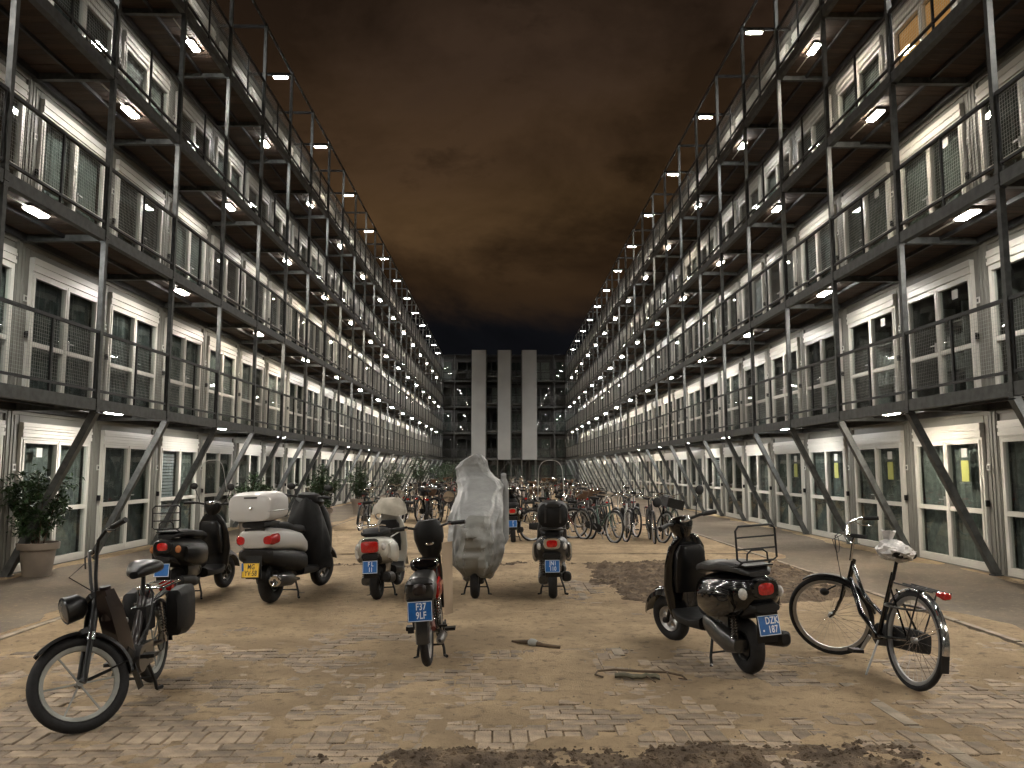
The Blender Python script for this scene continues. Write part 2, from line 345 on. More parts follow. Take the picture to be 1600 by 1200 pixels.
vis = []
for b in bricks:
    h = float(sand_h(np.array(b[0]), np.array(b[1])))
    dz = float(nrg.normal(0, .0018))
    if h < dz + .004: vis.append((b, dz, h))
def inview(b): return abs(b[0] + .05) / max(b[1], .1) < .66 and b[1] > 4.2
near = sorted([q for q in vis if inview(q[0]) and q[2] < q[1]], key=lambda q: q[0][1])[:296]
nearset = set(id(q) for q in near)
rest = MB()
for q in vis:
    (x, y, w, d, rz), dz, h = q; tl = (nrg.normal(0, .012), nrg.normal(0, .02))
    if id(q) in nearset:
        v, f = brick_block(0, 0, w, d, rz, tl, 0); me = MB().add(v, f).mesh('brick', M['brick']); link('brick', me, paving, (x, y, dz + .001))
    else:
        v, f = brick_block(x, y, w, d, rz, tl, dz); rest.add(v, f)
link('brick_course', rest.mesh('brick_course', M['brick']), paving, kind='stuff')
# soil heaps
def soil_z(A, B, fn):
    mk = fn(A, B); s_ = .5 if fn is front_soil else .66
    return mk * (.016 + .060 * fbm(A * 3.2, B * 3.2, 4, 21) + .13 * s_ * fbm(A * 13, B * 13, 3, 27) ** 2 * 1.2 + .035 * fbm(A * 34, B * 34, 2, 29)) * s_ - .026
def soil(name, x0, x1, y0, y1, fn, step=.02):
    xs = np.arange(x0, x1, step); ys = np.arange(y0, y1, step); A, B = np.meshgrid(xs, ys)
    Z = soil_z(A, B, fn)
    link(name, grid_mesh(name, xs, ys, Z, M['soil'], Z > -.02), kind='structure')
def sstep(v): v = np.clip(v, 0, 1); return v * v * (3 - 2 * v)
def edge(A, B, k=.25): return k * (fbm(A * 2.5, B * 2.5, 4, 31) - .5) * 2
def front_soil(A, B):
    e = edge(A, B, .22); return sstep((4.86 + .03 * A + e * .5 - B) / .2) * sstep((2.5 + e * .5 - A) / .25) * sstep((A + 1.55 + e * 3) / .9) * .8
soil('soil_heap', -3.2, 2.8, 2.6, 5.2, front_soil)
def mid_soil(A, B):
    e = edge(A, B, .3); m_ = sstep((A - (1.2 + .12 * np.clip(11.5 - B, 0, 9)) + e) / .35) * sstep((4.66 - A) / .12) * sstep((13.8 + e * .4 - B) / .25) * sstep((B - (8.5 + .55 * np.clip(A - 1.8, 0, 9)) + e) / .35)
    return m_ * (.85 + .5 * sstep((B - 11) / 2))
soil('soil_heap', .6, 4.72, 7.6, 14.3, mid_soil)
def ridge(A, B):
    e = edge(A, B, .35); c = 13.55 + .15 * np.sin(A * 1.3); return sstep(1 - abs(B - c + e) / .42) * (.40 + .5 * fbm(A * 2, B * 0 + 5, 3, 41))
soil('soil_heap', -4.6, 1.6, 12.6, 14.5, ridge)
# clods, pebbles
cl = MB()
def rock(mb, x, y, z, r):
    t = [(1, 0, 0), (-1, 0, 0), (0, 1, 0), (0, -1, 0), (0, 0, .7), (0, 0, -.7)]
    a = rng.random() * 6.28; ca, sa = math.cos(a), math.sin(a); vs = []
    for p in t:
        q = r * rng.uniform(.6, 1.15); px, py = p[0] * q, p[1] * q; vs.append((x + px * ca - py * sa, y + px * sa + py * ca, z + p[2] * q))
    mb.add(vs, [(0, 2, 4), (2, 1, 4), (1, 3, 4), (3, 0, 4), (2, 0, 5), (1, 2, 5), (3, 1, 5), (0, 3, 5)])
for k in range(9000):
    if k < 5000: x = rng.uniform(-3.2, 2.6); y = rng.uniform(3.2, 5.0); f = front_soil
    elif k < 7800: x = rng.uniform(.9, 4.6); y = rng.uniform(8, 13.9); f = mid_soil
    else: x = rng.uniform(-4.5, 1.4); y = rng.uniform(13.1, 14.0); f = ridge
    mk = float(f(np.array(x), np.array(y)))
    if mk < .15: continue
    z = float(soil_z(np.array(x), np.array(y), f)) + .003; rock(cl, x, y, z, rng.choice((.006, .008, .012, .012, .018, .026)) * rng.uniform(.7, 1.3))
link('soil_clods', cl.mesh('soil_clods', M['soil']), kind='stuff')
pb = MB()
for k in range(900):
    x = rng.uniform(-4.6, 4.6); y = 4.0 + 10 * rng.random() ** 1.7; rock(pb, x, y, float(sand_h(np.array(x), np.array(y))) + .004, rng.choice((.004, .005, .007, .011)))
link('pebbles', pb.mesh('pebbles', M['concrete']), kind='stuff')
# paths along the two blocks, with an edging course
for s_ in (-1, 1):
    xa, xb = (4.80, 9.0) if s_ > 0 else (-9.0, -4.80)
    xs = np.arange(xa, xb + .001, .2); ys = np.arange(-8, YEND + 3, .2); A, B = np.meshgrid(xs, ys)
    Z = .006 + .004 * fbm(A, B, 3, 51)
    link('path', grid_mesh('path', xs, ys, Z, M['asphalt']), kind='structure')
    ed = link('path_edging', None, kind='structure'); me = MB().box(-.04, .04, -.49, .49, -.06, .018, tx=.004, ty=.003).mesh('edging_stone', M['concrete'])
    for k in range(0, 90): link('edging_stone', me, ed, (s_ * 4.76 + nrg.normal(0, .003), -7 + k * 1.0, nrg.normal(0, .003)), (0, nrg.normal(0, .01), nrg.normal(0, .003)))
    # drifted sand along the path
    xs = np.arange(xa, xb, .08); ys = np.arange(3, 40, .08); A, B = np.meshgrid(xs, ys)
    d = abs(A) ; Z = .018 * fbm(A * 1.2, B * .6, 4, 61) - .004 + .010 * np.exp(-((d - 7.35) / .35) ** 2) + .007 * np.exp(-((d - 4.9) / .3) ** 2) - .004
    Z = np.where(B > 39.8, -.05, Z)
    link('sand_drift', grid_mesh('sand_drift', xs, ys, Z, M['sand'], Z > .004), kind='structure')
# inner kerb strip crossing the sand on the right
ks = link('kerb_strip', None, kind='structure'); me = MB().box(-.05, .05, -.245, .245, -.06, .006, tx=.004, ty=.003).mesh('kerb_stone', M['concrete'])
for k in range(16): link('kerb_stone', me, ks, (1.0, 7.3 + k * .5, -.004 + nrg.normal(0, .002)))
for k in range(7): link('kerb_stone', me, ks, (2.56, 2.9 + k * .5, -.001 + nrg.normal(0, .002)))

# ================================================================== HOUSING BLOCKS
FZ = ST  # storey height
def fronts(mir, cl='cladding', fm='frame'):
    d = {}
    g = MB(); g.box(0, .14, 0, .10, -.02, 2.60); g.box(0, .14, 2.42, 2.52, -.02, 2.60); g.box(.004, .13, .10, 2.42, 2.44, 2.60); g.box(.004, .13, .10, 2.42, -.02, .07)
    g.box(.035, .10, .10, .29, .07, 2.44); g.box(.035, .10, 2.38, 2.42, .07, 2.44); g.box(.03, .10, .29, 2.38, 2.33, 2.44)
    for yy in (.03, 2.45): g.box(-.012, 0, yy, yy + .045, .02, 2.50)
    g.box(.022, .035, .16, .20, .08, 2.43)
    d['container_front'] = g.mesh('container_front', M[cl], mir)
    f = MB()
    f.box(-.01, .07, .30, .345, .03, 2.10); f.box(-.01, .07, 2.335, 2.38, .03, 2.10); f.box(-.01, .07, .345, 2.335, .03, .075); f.box(-.01, .07, .345, 2.335, 2.062, 2.10)
    for a, b in ((.345, 1.335), (1.345, 2.335)):
        f.box(-.022, .055, a + .004, a + .052, .078, 2.058); f.box(-.022, .055, b - .052, b - .004, .078, 2.058)
        for z0, z1 in ((.078, .15), (.905, .98), (2.006, 2.058)): f.box(-.019, .053, a + .052, b - .052, z0, z1)
    f.box(-.03, -.022, 1.32, 1.36, .09, 2.05)
    d['door_frame'] = f.mesh('door_frame', M[fm], mir)
    sb = MB(); sb.box(-.035, .07, .30, 2.38, 2.101, 2.16); sb.box(-.025, .07, .31, 2.37, 2.163, 2.215); sb.box(-.040, .07, .30, 2.38, 2.218, 2.26); sb.box(-.03, .07, .31, 2.37, 2.263, 2.325)
    d['shutter_box'] = sb.mesh('shutter_box', M[fm], mir)
    for nm, z0, z1 in (('lower', .152, .903), ('upper', .982, 2.004)):
        d['pane_' + nm] = MB().box(.014, .026, 0, .882, z0, z1).mesh('pane', M['glass'], mir)
    gz = MB()
    for a in (.399, 1.399):
        for z0, z1 in ((.152, .903), (.982, 2.004)): gz.box(.014, .026, a, a + .882, z0, z1)
    d['glazing'] = gz.mesh('glazing', M['glass'], mir)
    h = MB(); h.box(-.045, -.024, 1.395, 1.425, .98, 1.14); h.box(-.075, -.055, 1.395, 1.52, 1.08, 1.10); h.box(-.058, -.04, 1.40, 1.42, 1.08, 1.10)
    d['door_handle'] = h.mesh('door_handle', M['alu'], mir)
    p = MB(); p.box(-.004, .006, .14, .225, 1.58, 1.68); d['number_plate'] = p.mesh('number_plate', M['paper'], mir)
    q = MB(); q.box(-.008, -.0042, .165, .18, 1.605, 1.655); q.box(-.008, -.0042, .19, .205, 1.605, 1.655); d['house_number'] = q.mesh('house_number', M['ink'], mir)
    w = MB(); w.box(-.03, .02, .235, .275, 1.02, 1.12); w.box(-.036, -.03, .245, .265, 1.04, 1.10); d['wall_box'] = w.mesh('wall_box', M['black'], mir)
    def cur(a, b, m_, wav=.02, n=46, z0=.09, z1=2.06, ph=0):
        rs = []
        for k in range(n + 1):
            y = a + (b - a) * k / n; x = .13 + wav * math.sin(k * 1.9 + ph) + wav * .5 * math.sin(k * .7 + ph * 2)
            rs.append([(x, y, z0), (x + .01 * math.sin(k), y, z1)])
        return MB().rings(rs, False, False).mesh('curtain', M[m_], mir)
    d['cur'] = [cur(.33, 2.35, 'curtain'), cur(.33, 2.35, 'curtain', ph=2), cur(.33, 1.36, 'curtain2'), cur(1.25, 2.35, 'curtain'), cur(.33, 2.35, 'curtain3'), cur(.33, 2.35, 'curtain2', .015, ph=1), cur(.33, 1.3, 'curtain3'), cur(.33, 2.35, 'curtain', .012, 60, ph=4)]
    bl = MB()
    for k in range(26): bl.box(.10, .135, .38, 1.33, .20 + k * .07, .255 + k * .07)
    d['blind'] = bl.mesh('blind', M['blind'], mir)
    lw = MB(); lw.box(.10, .11, .36, 2.32, .1, 2.03); d['lit'] = lw.mesh('lit_blind', M['warm'], mir)
    sh = MB()
    for k in range(4): sh.box(.5, .8, 1.5, 2.2, .3 + k * .42, .33 + k * .42)
    for k in range(12): y_ = 1.52 + .11 * (k % 6); z_ = .33 + .42 * (k // 6 + 1); sh.box(.52, .7, y_, y_ + .07, z_, z_ + rng.uniform(.1, .3))
    sh.box(.5, .8, 1.46, 1.5, 0, 1.9); sh.box(.5, .8, 2.2, 2.24, 0, 1.9); d['shelf'] = sh.mesh('shelf', M['curtain2'], mir)
    tb = MB(); tb.box(.5, 1.2, .45, 1.2, .70, .74); tb.box(.52, .56, .47, .51, 0, .70); tb.box(.52, .56, 1.14, 1.18, 0, .70); tb.box(.6, .65, .6, 1.0, .95, 1.25); d['table'] = tb.mesh('table', M['blind'], mir)
    n1_ = MB(); n1_.box(-.001, .012, .74, .90, 1.79, 1.94); d['notice'] = n1_.mesh('notice', M['paper'], mir)
    n2_ = MB(); n2_.box(-.001, .012, .72, .92, 1.40, 1.74); d['ynotice'] = n2_.mesh('notice', M['yellow'], mir)
    # ---------- gallery pieces, origin at deck level on the wall plane
    D = -(WALL - EDGE)
    e = MB(); e.box(D - .03, D + .03, .045, 2.475, -.14, .03); e.box(D + .03, D + .07, .045, 2.475, -.14, -.13); d['edge_beam'] = e.mesh('edge_beam', M['steel'], mir)
    e = MB(); e.box(-.10, -.03, 0.0, 2.52, -.14, -.041); e.box(D * .52 - .02, D * .52 + .02, .045, 2.475, -.10, -.041); d['joist'] = e.mesh('joist', M['darksteel'], mir)
    e = MB(); e.box(D + .032, -.10, -.042, .042, -.145, -.043); e.box(-.10, .0, -.07, .07, -.15, -.1405); e.box(D - .045, D + .045, -.055, .055, -.17, -.1455); d['cross_beam'] = e.mesh('cross_beam', M['steel'], mir)
    e = MB(); e.box(D + .035, -.03, -.070, .070, -.04, 0); d['deck_plank'] = e.mesh('deck_plank', M['plank'], mir)
    r_ = MB(); r_.bar((D, .03, 1.06), (D, 2.49, 1.06), .045); r_.bar((D, .03, .16), (D, 2.49, .16), .035); r_.bar((D, 1.26, .031), (D, 1.26, 1.04), .035, .03)
    r_.bar((D, .06, .12), (D, .06, 1.04), .025); r_.bar((D, 2.46, .12), (D, 2.46, 1.04), .025)
    d['railing'] = r_.mesh('railing', M['darksteel'], mir)
    wm = MB()
    def wire(a, b, w=.0021):
        dd = (Vector(b) - Vector(a)).normalized(); l = dd.orthogonal().normalized(); u = dd.cross(l)
        vs = [Vector(p) + (l * math.cos(t) + u * math.sin(t)) * w for p in (a, b) for t in (0, 2.094, 4.189)]
        wm.add(vs, [(0, 1, 4, 3), (1, 2, 5, 4), (2, 0, 3, 5)])
    ox = D + .024
    for k in range(49): wire((ox, .06 + k * .05, .14), (ox, .06 + k * .05, 1.05))
    for k in range(19): wire((ox + .005, .05, .15 + k * .05), (ox + .005, 2.47, .15 + k * .05))
    d['wire_mesh'] = wm.mesh('wire_mesh', M['mesh'], mir)
    p = MB(); p.box(D - .038, D + .038, -.038, .038, -.144, 10.52 + .0); 
    for k in range(1, 5): p.box(D - .052, D + .052, -.052, .052, FZ * (k - 1) - .10, FZ * (k - 1) - .085); p.box(D - .046, D + .046, -.046, .046, FZ * (k - 1) + .03, FZ * (k - 1) + .05)
    d['post'] = p.mesh('post', M['steel'], mir)
    b = MB(); a_, b_ = Vector((D, 0, FZ - .17)), Vector((-.09, 0, .02)); b.bar(a_ + Vector((0, -.05, 0)), b_ + Vector((0, -.05, 0)), .012, .10); b.bar(a_ + Vector((0, .05, 0)), b_ + Vector((0, .05, 0)), .012, .10)
    dv = (b_ - a_).normalized(); nn_ = Vector((dv.z, 0, -dv.x)); 
    if nn_.z > 0: nn_ = -nn_
    b.bar(a_ + nn_ * .044, b_ + nn_ * .044, .088, .012); b.box(-.17, -.03, -.07, .07, -.02, .025); b.box(-.13, -.05, -.045, .045, .025, .10)
    d['brace'] = b.mesh('brace', M['steel'], mir)
    t = MB(); t.box(D + .042, 0, -.03, .03, -.10, -.03); d['top_bar'] = t.mesh('top_bar', M['darksteel'], mir)
    t = MB(); t.box(D - .025, D + .025, .042, 2.478, -.07, -.01); d['top_rail'] = t.mesh('top_rail', M['darksteel'], mir)
    # junction box between storeys, fixed to the container corner
    return d
def block(name, label, side, imin, imax, loc=None, rz=0, near=True, lit=None):
    mir = side < 0; D = fronts(mir) if near else fronts(mir, 'clad_shaded', 'frame_shaded'); sg = -1 if mir else 1
    root = thing(name, label, 'building', loc or (sg * WALL, 0, 0), rz)
    yo = (lambda i: Y0 + i * BAY) if near else (lambda i: i * BAY)
    y0_, y1_ = yo(imin), yo(imax + 1)
    core = MB(); core.box(2.6, 7.2, y0_, y1_, -.02, 13.12)
    for i in range(imin, imax + 2): core.box(.15, 2.6, yo(i) - .04, yo(i) + .04, 0, 13.0)
    for k in range(0, 6): core.box(.145, 2.6, y0_, y1_, k * ST - .05 if k else -.04, k * ST + .02)
    link('room_shell', core.mesh('room_shell', M['wallin'], mir), root)
    rf = MB(); rf.box(-.02, 7.3, y0_, y1_, 13.13, 13.25); link('roof', rf.mesh('roof', M['darksteel'], mir), root)
    r2_ = random.Random(5 if mir else 9)
    for i in range(imin, imax + 1):
        for k in range(5):
            cf = link('container_front', D['container_front'], root, (0, yo(i), k * ST))
            link('door_frame', D['door_frame'], cf); link('shutter_box', D['shutter_box'], cf)
            isnear = near and -2 <= i <= 10
            if isnear:
                for a in (.399, 1.399):
                    for nm in ('lower', 'upper'): link('pane', D['pane_' + nm], cf, (0, a, 0))
                link('door_handle', D['door_handle'], cf); np_ = link('number_plate', D['number_plate'], cf); link('wall_box', D['wall_box'], cf)
                link('house_number', D['house_number'], cf)
            else: link('glazing', D['glazing'], cf)
            if lit and (i, k) == lit: link('lit_blind', D['lit'], cf); continue
            u = r2_.random()
            if not mir and k == 0 and 0 <= i <= 3: link('curtain', D['cur'][(0, 1, 5, 7)[i] if i != 2 else 0], cf)
            elif mir and k == 3 and i == 1: link('curtain', D['cur'][5], cf)
            elif mir and k == 0 and i == 2: link('blind', D['blind'], cf); link('curtain', D['cur'][3], cf)
            elif mir and k == 0 and i in (0, 1): link('curtain', D['cur'][1 if i == 0 else 4], cf)
            elif u < .62: link('curtain', D['cur'][r2_.choice((0, 0, 1, 2, 3, 4, 4, 5, 6, 7, 7))], cf)
            elif u < .78 and isnear: link('blind', D['blind'], cf)
            elif isnear and u < .95: link('shelf', D['shelf'], cf); link('table', D['table'], cf)
            if isnear and not mir and k == 0 and 0 <= i <= 3: link('notice', D['notice'], cf); link('notice', D['ynotice'], cf)
            elif isnear and not mir and (i, k) in ((0, 1), (1, 1), (0, 2), (1, 2)): link('notice', D['notice'], cf)
            elif isnear and mir and (i, k) == (0, 0): link('notice', D['notice'], cf)
    rest = MB()
    for i in range(imin, imax + 1):
        for k in range(1, 5):
            g = link('edge_beam', D['edge_beam'], root, (0, yo(i), k * ST)); link('joist', D['joist'], root, (0, yo(i), k * ST))
            rl = link('railing', D['railing'], root, (0, yo(i), k * ST)); link('wire_mesh', D['wire_mesh'], rl)
            if near and -1 <= i <= 3 and k <= 3:
                for q in range(17): link('deck_plank', D['deck_plank'], root, (0, yo(i) + .074 + q * .1482, k * ST + r2_.uniform(-.002, .002)))
            else:
                for q in range(17):
                    yy = yo(i) + .074 + q * .1482; rest.box(-(WALL - EDGE) + .035, -.03, yy - .070, yy + .070, k * ST - .04 + r2_.uniform(-.002, .002), k * ST)
        link('top_rail', D['top_rail'], root, (0, yo(i), 5 * ST))
    link('deck_boards', rest.mesh('deck_boards', M['plank'], mir), root, kind='stuff')
    for i in range(imin, imax + 2):
        for k in range(1, 5): link('cross_beam', D['cross_beam'], root, (0, yo(i), k * ST))
        link('post', D['post'], root, (0, yo(i), ST)); link('top_bar', D['top_bar'], root, (0, yo(i), 5 * ST))
        link('brace', D['brace'], root, (0, yo(i), 0))
    return root
block('container_block', 'left container housing block with lamp-lit steel galleries and white glazed doors', -1, IMIN, IMAX)
block('container_block', 'right container housing block with one orange-lit window and yellow door notices', 1, IMIN, IMAX, lit=(0, 3))
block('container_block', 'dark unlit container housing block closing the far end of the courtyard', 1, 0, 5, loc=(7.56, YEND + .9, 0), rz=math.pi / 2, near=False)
# ---------- gallery lamps
hb = MB(); hb.box(-.075, .075, -.22, .22, 0, .022); hb.box(-.055, .055, -.05, .05, .022, .045); hb.box(-.075, -.062, -.22, .22, -.024, -.0005)  # last box: wall-side lip added to hold lamp light off the facade
hme = hb.mesh('lamp_housing', M['frame']); db = MB(); db.box(-.06, .06, -.19, .19, -.028, -.001, tx=-.0); dmes = [db.mesh('diffuser', M[q_]) for q_ in ('diffuser', 'diffuser', 'diffuser2', 'diffuser3')]
cb = MB(); cb.bar((0, -1.0, .012), (0, -.22, .012), .018); cme = cb.mesh('conduit', M['frame'])
FL = {1: 'first', 2: 'second', 3: 'third', 4: 'fourth'}
ORD = 'first second third fourth fifth sixth seventh eighth ninth tenth eleventh twelfth thirteenth fourteenth fifteenth sixteenth seventeenth eighteenth nineteenth twentieth'.split()
def ordn(n): return 'nearest' if n == 1 else ORD[n - 1] + ' nearest'
def lamp(x, y, z, label, group, cross=False):
    t = thing('gallery_lamp', label, 'lamp', (x, y, z), math.pi / 2 if cross else (0 if x < 0 else math.pi), group)
    link('lamp_housing', hme, t); link('diffuser', rng.choice(dmes), t)
    if not cross: link('conduit', cme, t)
for s_, sn in ((-1, 'left'), (1, 'right')):
    for k in range(1, 6):
        ph = {1: 13.35, 2: 10.83, 3: 13.35, 4: 10.83}.get(k) or (11.98 if s_ < 0 else 14.35)
        if k == 5: ph = Y0 + (0 if s_ < 0 else BAY)
        y = ph - 5.04 * 4; n = 0; nb_ = 0
        while y < YEND - .5:
            if y > -4:
                if y > 9 or (k > 3): n += 1
                if k < 5: lab = '%s lamp under the %s gallery of the %s block' % (ordn(max(n, 1)), FL[k], sn)
                else: lab = '%s lamp on the roof frame of the %s block' % (ordn(max(n, 1)), sn)
                if n == 0: nb_ += 1; lab = '%s lamp beside the viewpoint, under the %s gallery of the %s block' % (ORD[nb_ - 1], FL[k], sn)
                z = k * ST - .085 if k < 5 else k * ST - .145
                lamp(s_ * 6.54 if k < 5 else s_ * 6.55, y, z, lab, 'lamps under the %s block galleries' % sn, k == 5)
            y += 5.04
# ---------- stair tower with three pale panels at the far end
TY = 75.6
tw = thing('stair_tower', 'open steel stair tower with three tall pale panels at the far end', 'tower', (0, TY, 0))
for xa, xb in ((-3.13, -1.79), (-.61, .59), (1.72, 3.10)):
    pm = MB()
    nst = 9; w = (xb - xa) / nst
    for q in range(nst): pm.box(xa + q * w + .006, xa + (q + 1) * w - .006, -.03, .01, 2.5, 13.0)
    pm.box(xa, xb, .011, .04, 2.5, 13.0); part('cladding_panel', pm, 'panel', tw)
fr = MB()
for x in (-3.05, -1.75, -.65, .65, 1.68, 3.02):
    for yy in (.09, 2.6): fr.bar((x, yy, 0), (x, yy, 13.0), .09)
part('tower_frame', fr, 'steel', tw)
for k in range(1, 5):
    l = MB(); l.box(-3.05, 3.05, .15, 2.55, k * ST - .12, k * ST); part('landing', l, 'steel', tw)
for k in range(0, 4):
    fl = MB(); za, zb = k * ST, k * ST + ST / 2
    fl.bar((.72, .7, za), (1.62, .7, zb), .8, .05, up=(0, 1, 0)) if False else None
    for q in range(7):
        fl.box(.70, 1.62, .5, .6, za + q * .37 + .1, za + q * .37 + .14)
    fl.bar((.72, .35, za), (1.64, .35, zb), .05); fl.bar((1.64, .38, zb), (.72, .38, za + ST), .05); part('stair_flight', fl, 'steel', tw)
br = MB(); br.bar((-1.3, .15, 0), (.5, .15, 2.5), .06); br.bar((-2.9, .2, 0), (-.8, .2, 2.5), .06); br.bar((.5, .22, 0), (-1.2, .22, 2.5), .05); br.bar((2.4, .22, 0), (.2, .22, 2.5), .06); br.bar((.4, .26, 0), (2.3, .26, 2.5), .05)
part('cross_brace', br, 'steel', tw)
# ================================================================== VEHICLES (x forward from the rear tyre's contact, y left, z up)
def text_mesh(s, size, m, X, sx=1.0):
    cu = bpy.data.curves.new('lettering', 'FONT'); cu.body = s; cu.size = size; cu.extrude = .0006; cu.align_x = 'CENTER'; cu.align_y = 'CENTER'; cu.space_character = 1.05; cu.resolution_u = 3; cu.offset = size * .018
    ob = bpy.data.objects.new('lettering', cu); COL.objects.link(ob); dg = bpy.context.evaluated_depsgraph_get()
    me = bpy.data.meshes.new_from_object(ob.evaluated_get(dg)); bpy.data.objects.remove(ob); bpy.data.curves.remove(cu)
    me.transform(X @ Matrix.Diagonal((sx, 1, 1, 1))); me.materials.clear(); me.materials.append(M[m]); me.name = 'lettering'; return me
def plate(root, c, lines, w=.175, h=.145, tilt=12, paint='bluepl', ink='whitepr', dot=False, X=Matrix()):
    B = X @ Matrix.Translation(c) @ Matrix.Rotation(R(tilt), 4, 'Y') @ Matrix(((0, 0, -1, 0), (-1, 0, 0, 0), (0, 1, 0, 0), (0, 0, 0, 1)))
    p = MB().box(-w / 2, w / 2, -h / 2, h / 2, -.004, 0); pl = part('number_plate', p, paint, root, X=B)
    rim = MB(); t = .0045
    for a in ((-w / 2, w / 2, -h / 2, -h / 2 + t), (-w / 2, w / 2, h / 2 - t, h / 2), (-w / 2, -w / 2 + t, -h / 2 + t, h / 2 - t), (w / 2 - t, w / 2, -h / 2 + t, h / 2 - t)): rim.box(a[0], a[1], a[2], a[3], .0002, .0016)
    if dot: rim.box(-w * .33, -w * .26, -h * .3, -h * .2, .0002, .0016)
    part('plate_border', rim, ink, pl, X=B)
    off = .02 if dot else 0
    for k, s in enumerate(lines): link('lettering', text_mesh(s, h * .50, ink, B @ Matrix.Translation((off + (w * .04 if paint == 'bluepl' else .005), h * (.22 - .44 * k), .0006)), .72), pl)
    hold = MB().box(-w / 2 - .004, w / 2 + .004, -h / 2 - .004, h / 2 + .02, -.012, -.005); part('plate_holder', hold, 'black', root, X=B)
def wheel(root, c, Rw, tw, X=Matrix(), style='cast', rim='alu', w2=None):
    wl = MB(); r = Rw - 2 * tw; w = tw * .72
    wl.lathe([(r - .012, -w * .8), (r + .004, -w), (r + .006, -w * .6), (r - .010, 0), (r + .006, w * .6), (r + .004, w), (r - .012, w * .8), (r - .022, w * .5), (r - .022, -w * .5), (r - .012, -w * .8)], (c[0], 0, c[2]), 'y', 36)
    wl.lathe([(.0, -w * 1.1), (.035 if style == 'cast' else .022, -w * 1.1), (.035 if style == 'cast' else .022, w * 1.1), (0, w * 1.1)], (c[0], 0, c[2]), 'y', 14)
    if style == 'cast':
        for k in range(5):
            a = k * 2 * math.pi / 5 + .3; d = Vector((math.cos(a), 0, math.sin(a))); C0 = Vector((c[0], 0, c[2])); wl.bar(C0 + d * .025, C0 + d * (r - .01), .03, .035, up=(0, 1, 0))
    elif style == 'disc': wl.lathe([(r - .02, -.02), (.03, -.035), (.03, .035), (r - .02, .02)], (c[0], 0, c[2]), 'y', 24)
    elif style == 'star':
        for k in range(6):
            a = k * math.pi / 3 + .2; C0 = Vector((c[0], 0, c[2])); d = Vector((math.cos(a), 0, math.sin(a))); wl.bar(C0 + d * .02, C0 + d * (r - .01), .010, .008, up=(0, 1, 0))
    wo_ = part('wheel', wl, rim, root, X=X)
    t = MB().torus((c[0], 0, c[2]), Rw - tw, tw, 'y', 44, 10); part('tyre', t, 'rubber', wo_, X=X)
    if style == 'wire':
        s_ = MB()
        for k in range(32):
            a = k * 2 * math.pi / 32; b = a + (.45 if k % 4 < 2 else -.45); y = .026 if k % 2 else -.026
            p = Vector((c[0] + .02 * math.cos(b), y, c[2] + .02 * math.sin(b))); q = Vector((c[0] + (r - .015) * math.cos(a), 0, c[2] + (r - .015) * math.sin(a)))
            s_.tube([p, q], .0013, 3, cap=False)
        part('spokes', s_, 'chrome', wo_, X=X)
    return wo_
def steer_X(axis_x, axis_z, rake, ang):
    # rotation about a steering axis through (axis_x, 0, axis_z) leaning back by rake degrees
    d = Vector((-math.sin(R(rake)), 0, math.cos(R(rake)))); p = Vector((axis_x, 0, axis_z))
    return Matrix.Translation(p) @ Matrix.Rotation(R(ang), 4, d) @ Matrix.Translation(-p)
def mudguard(mb, c, Rm, w, a0, a1, n=16):
    rs = []
    for i in range(n + 1):
        a = R(a0 + (a1 - a0) * i / n)
        rs.append([(c[0] + (Rm - dr) * math.cos(a), y, c[2] + (Rm - dr) * math.sin(a)) for y, dr in ((-w, w * .55), (-w * .8, w * .12), (0, 0), (w * .8, w * .12), (w, w * .55), (w * .8, w * .12 + .004), (0, .004), (-w * .8, w * .12 + .004))])
    mb.rings(rs); return mb
def centre_stand(root, x, w=.15, col='black'):
    s_ = MB()
    for y in (-w, w): s_.tube([(x + .05, y * .6, .24), (x, y, .07), (x - .02, y * 1.05, .012)], .012, 6); s_.tube([(x - .02, y * 1.05, .014), (x - .07, y * 1.25, .014)], .014, 6)
    s_.tube([(x + .01, -w * .9, .10), (x + .01, w * .9, .10)], .009, 6); part('centre_stand', s_, col, root)
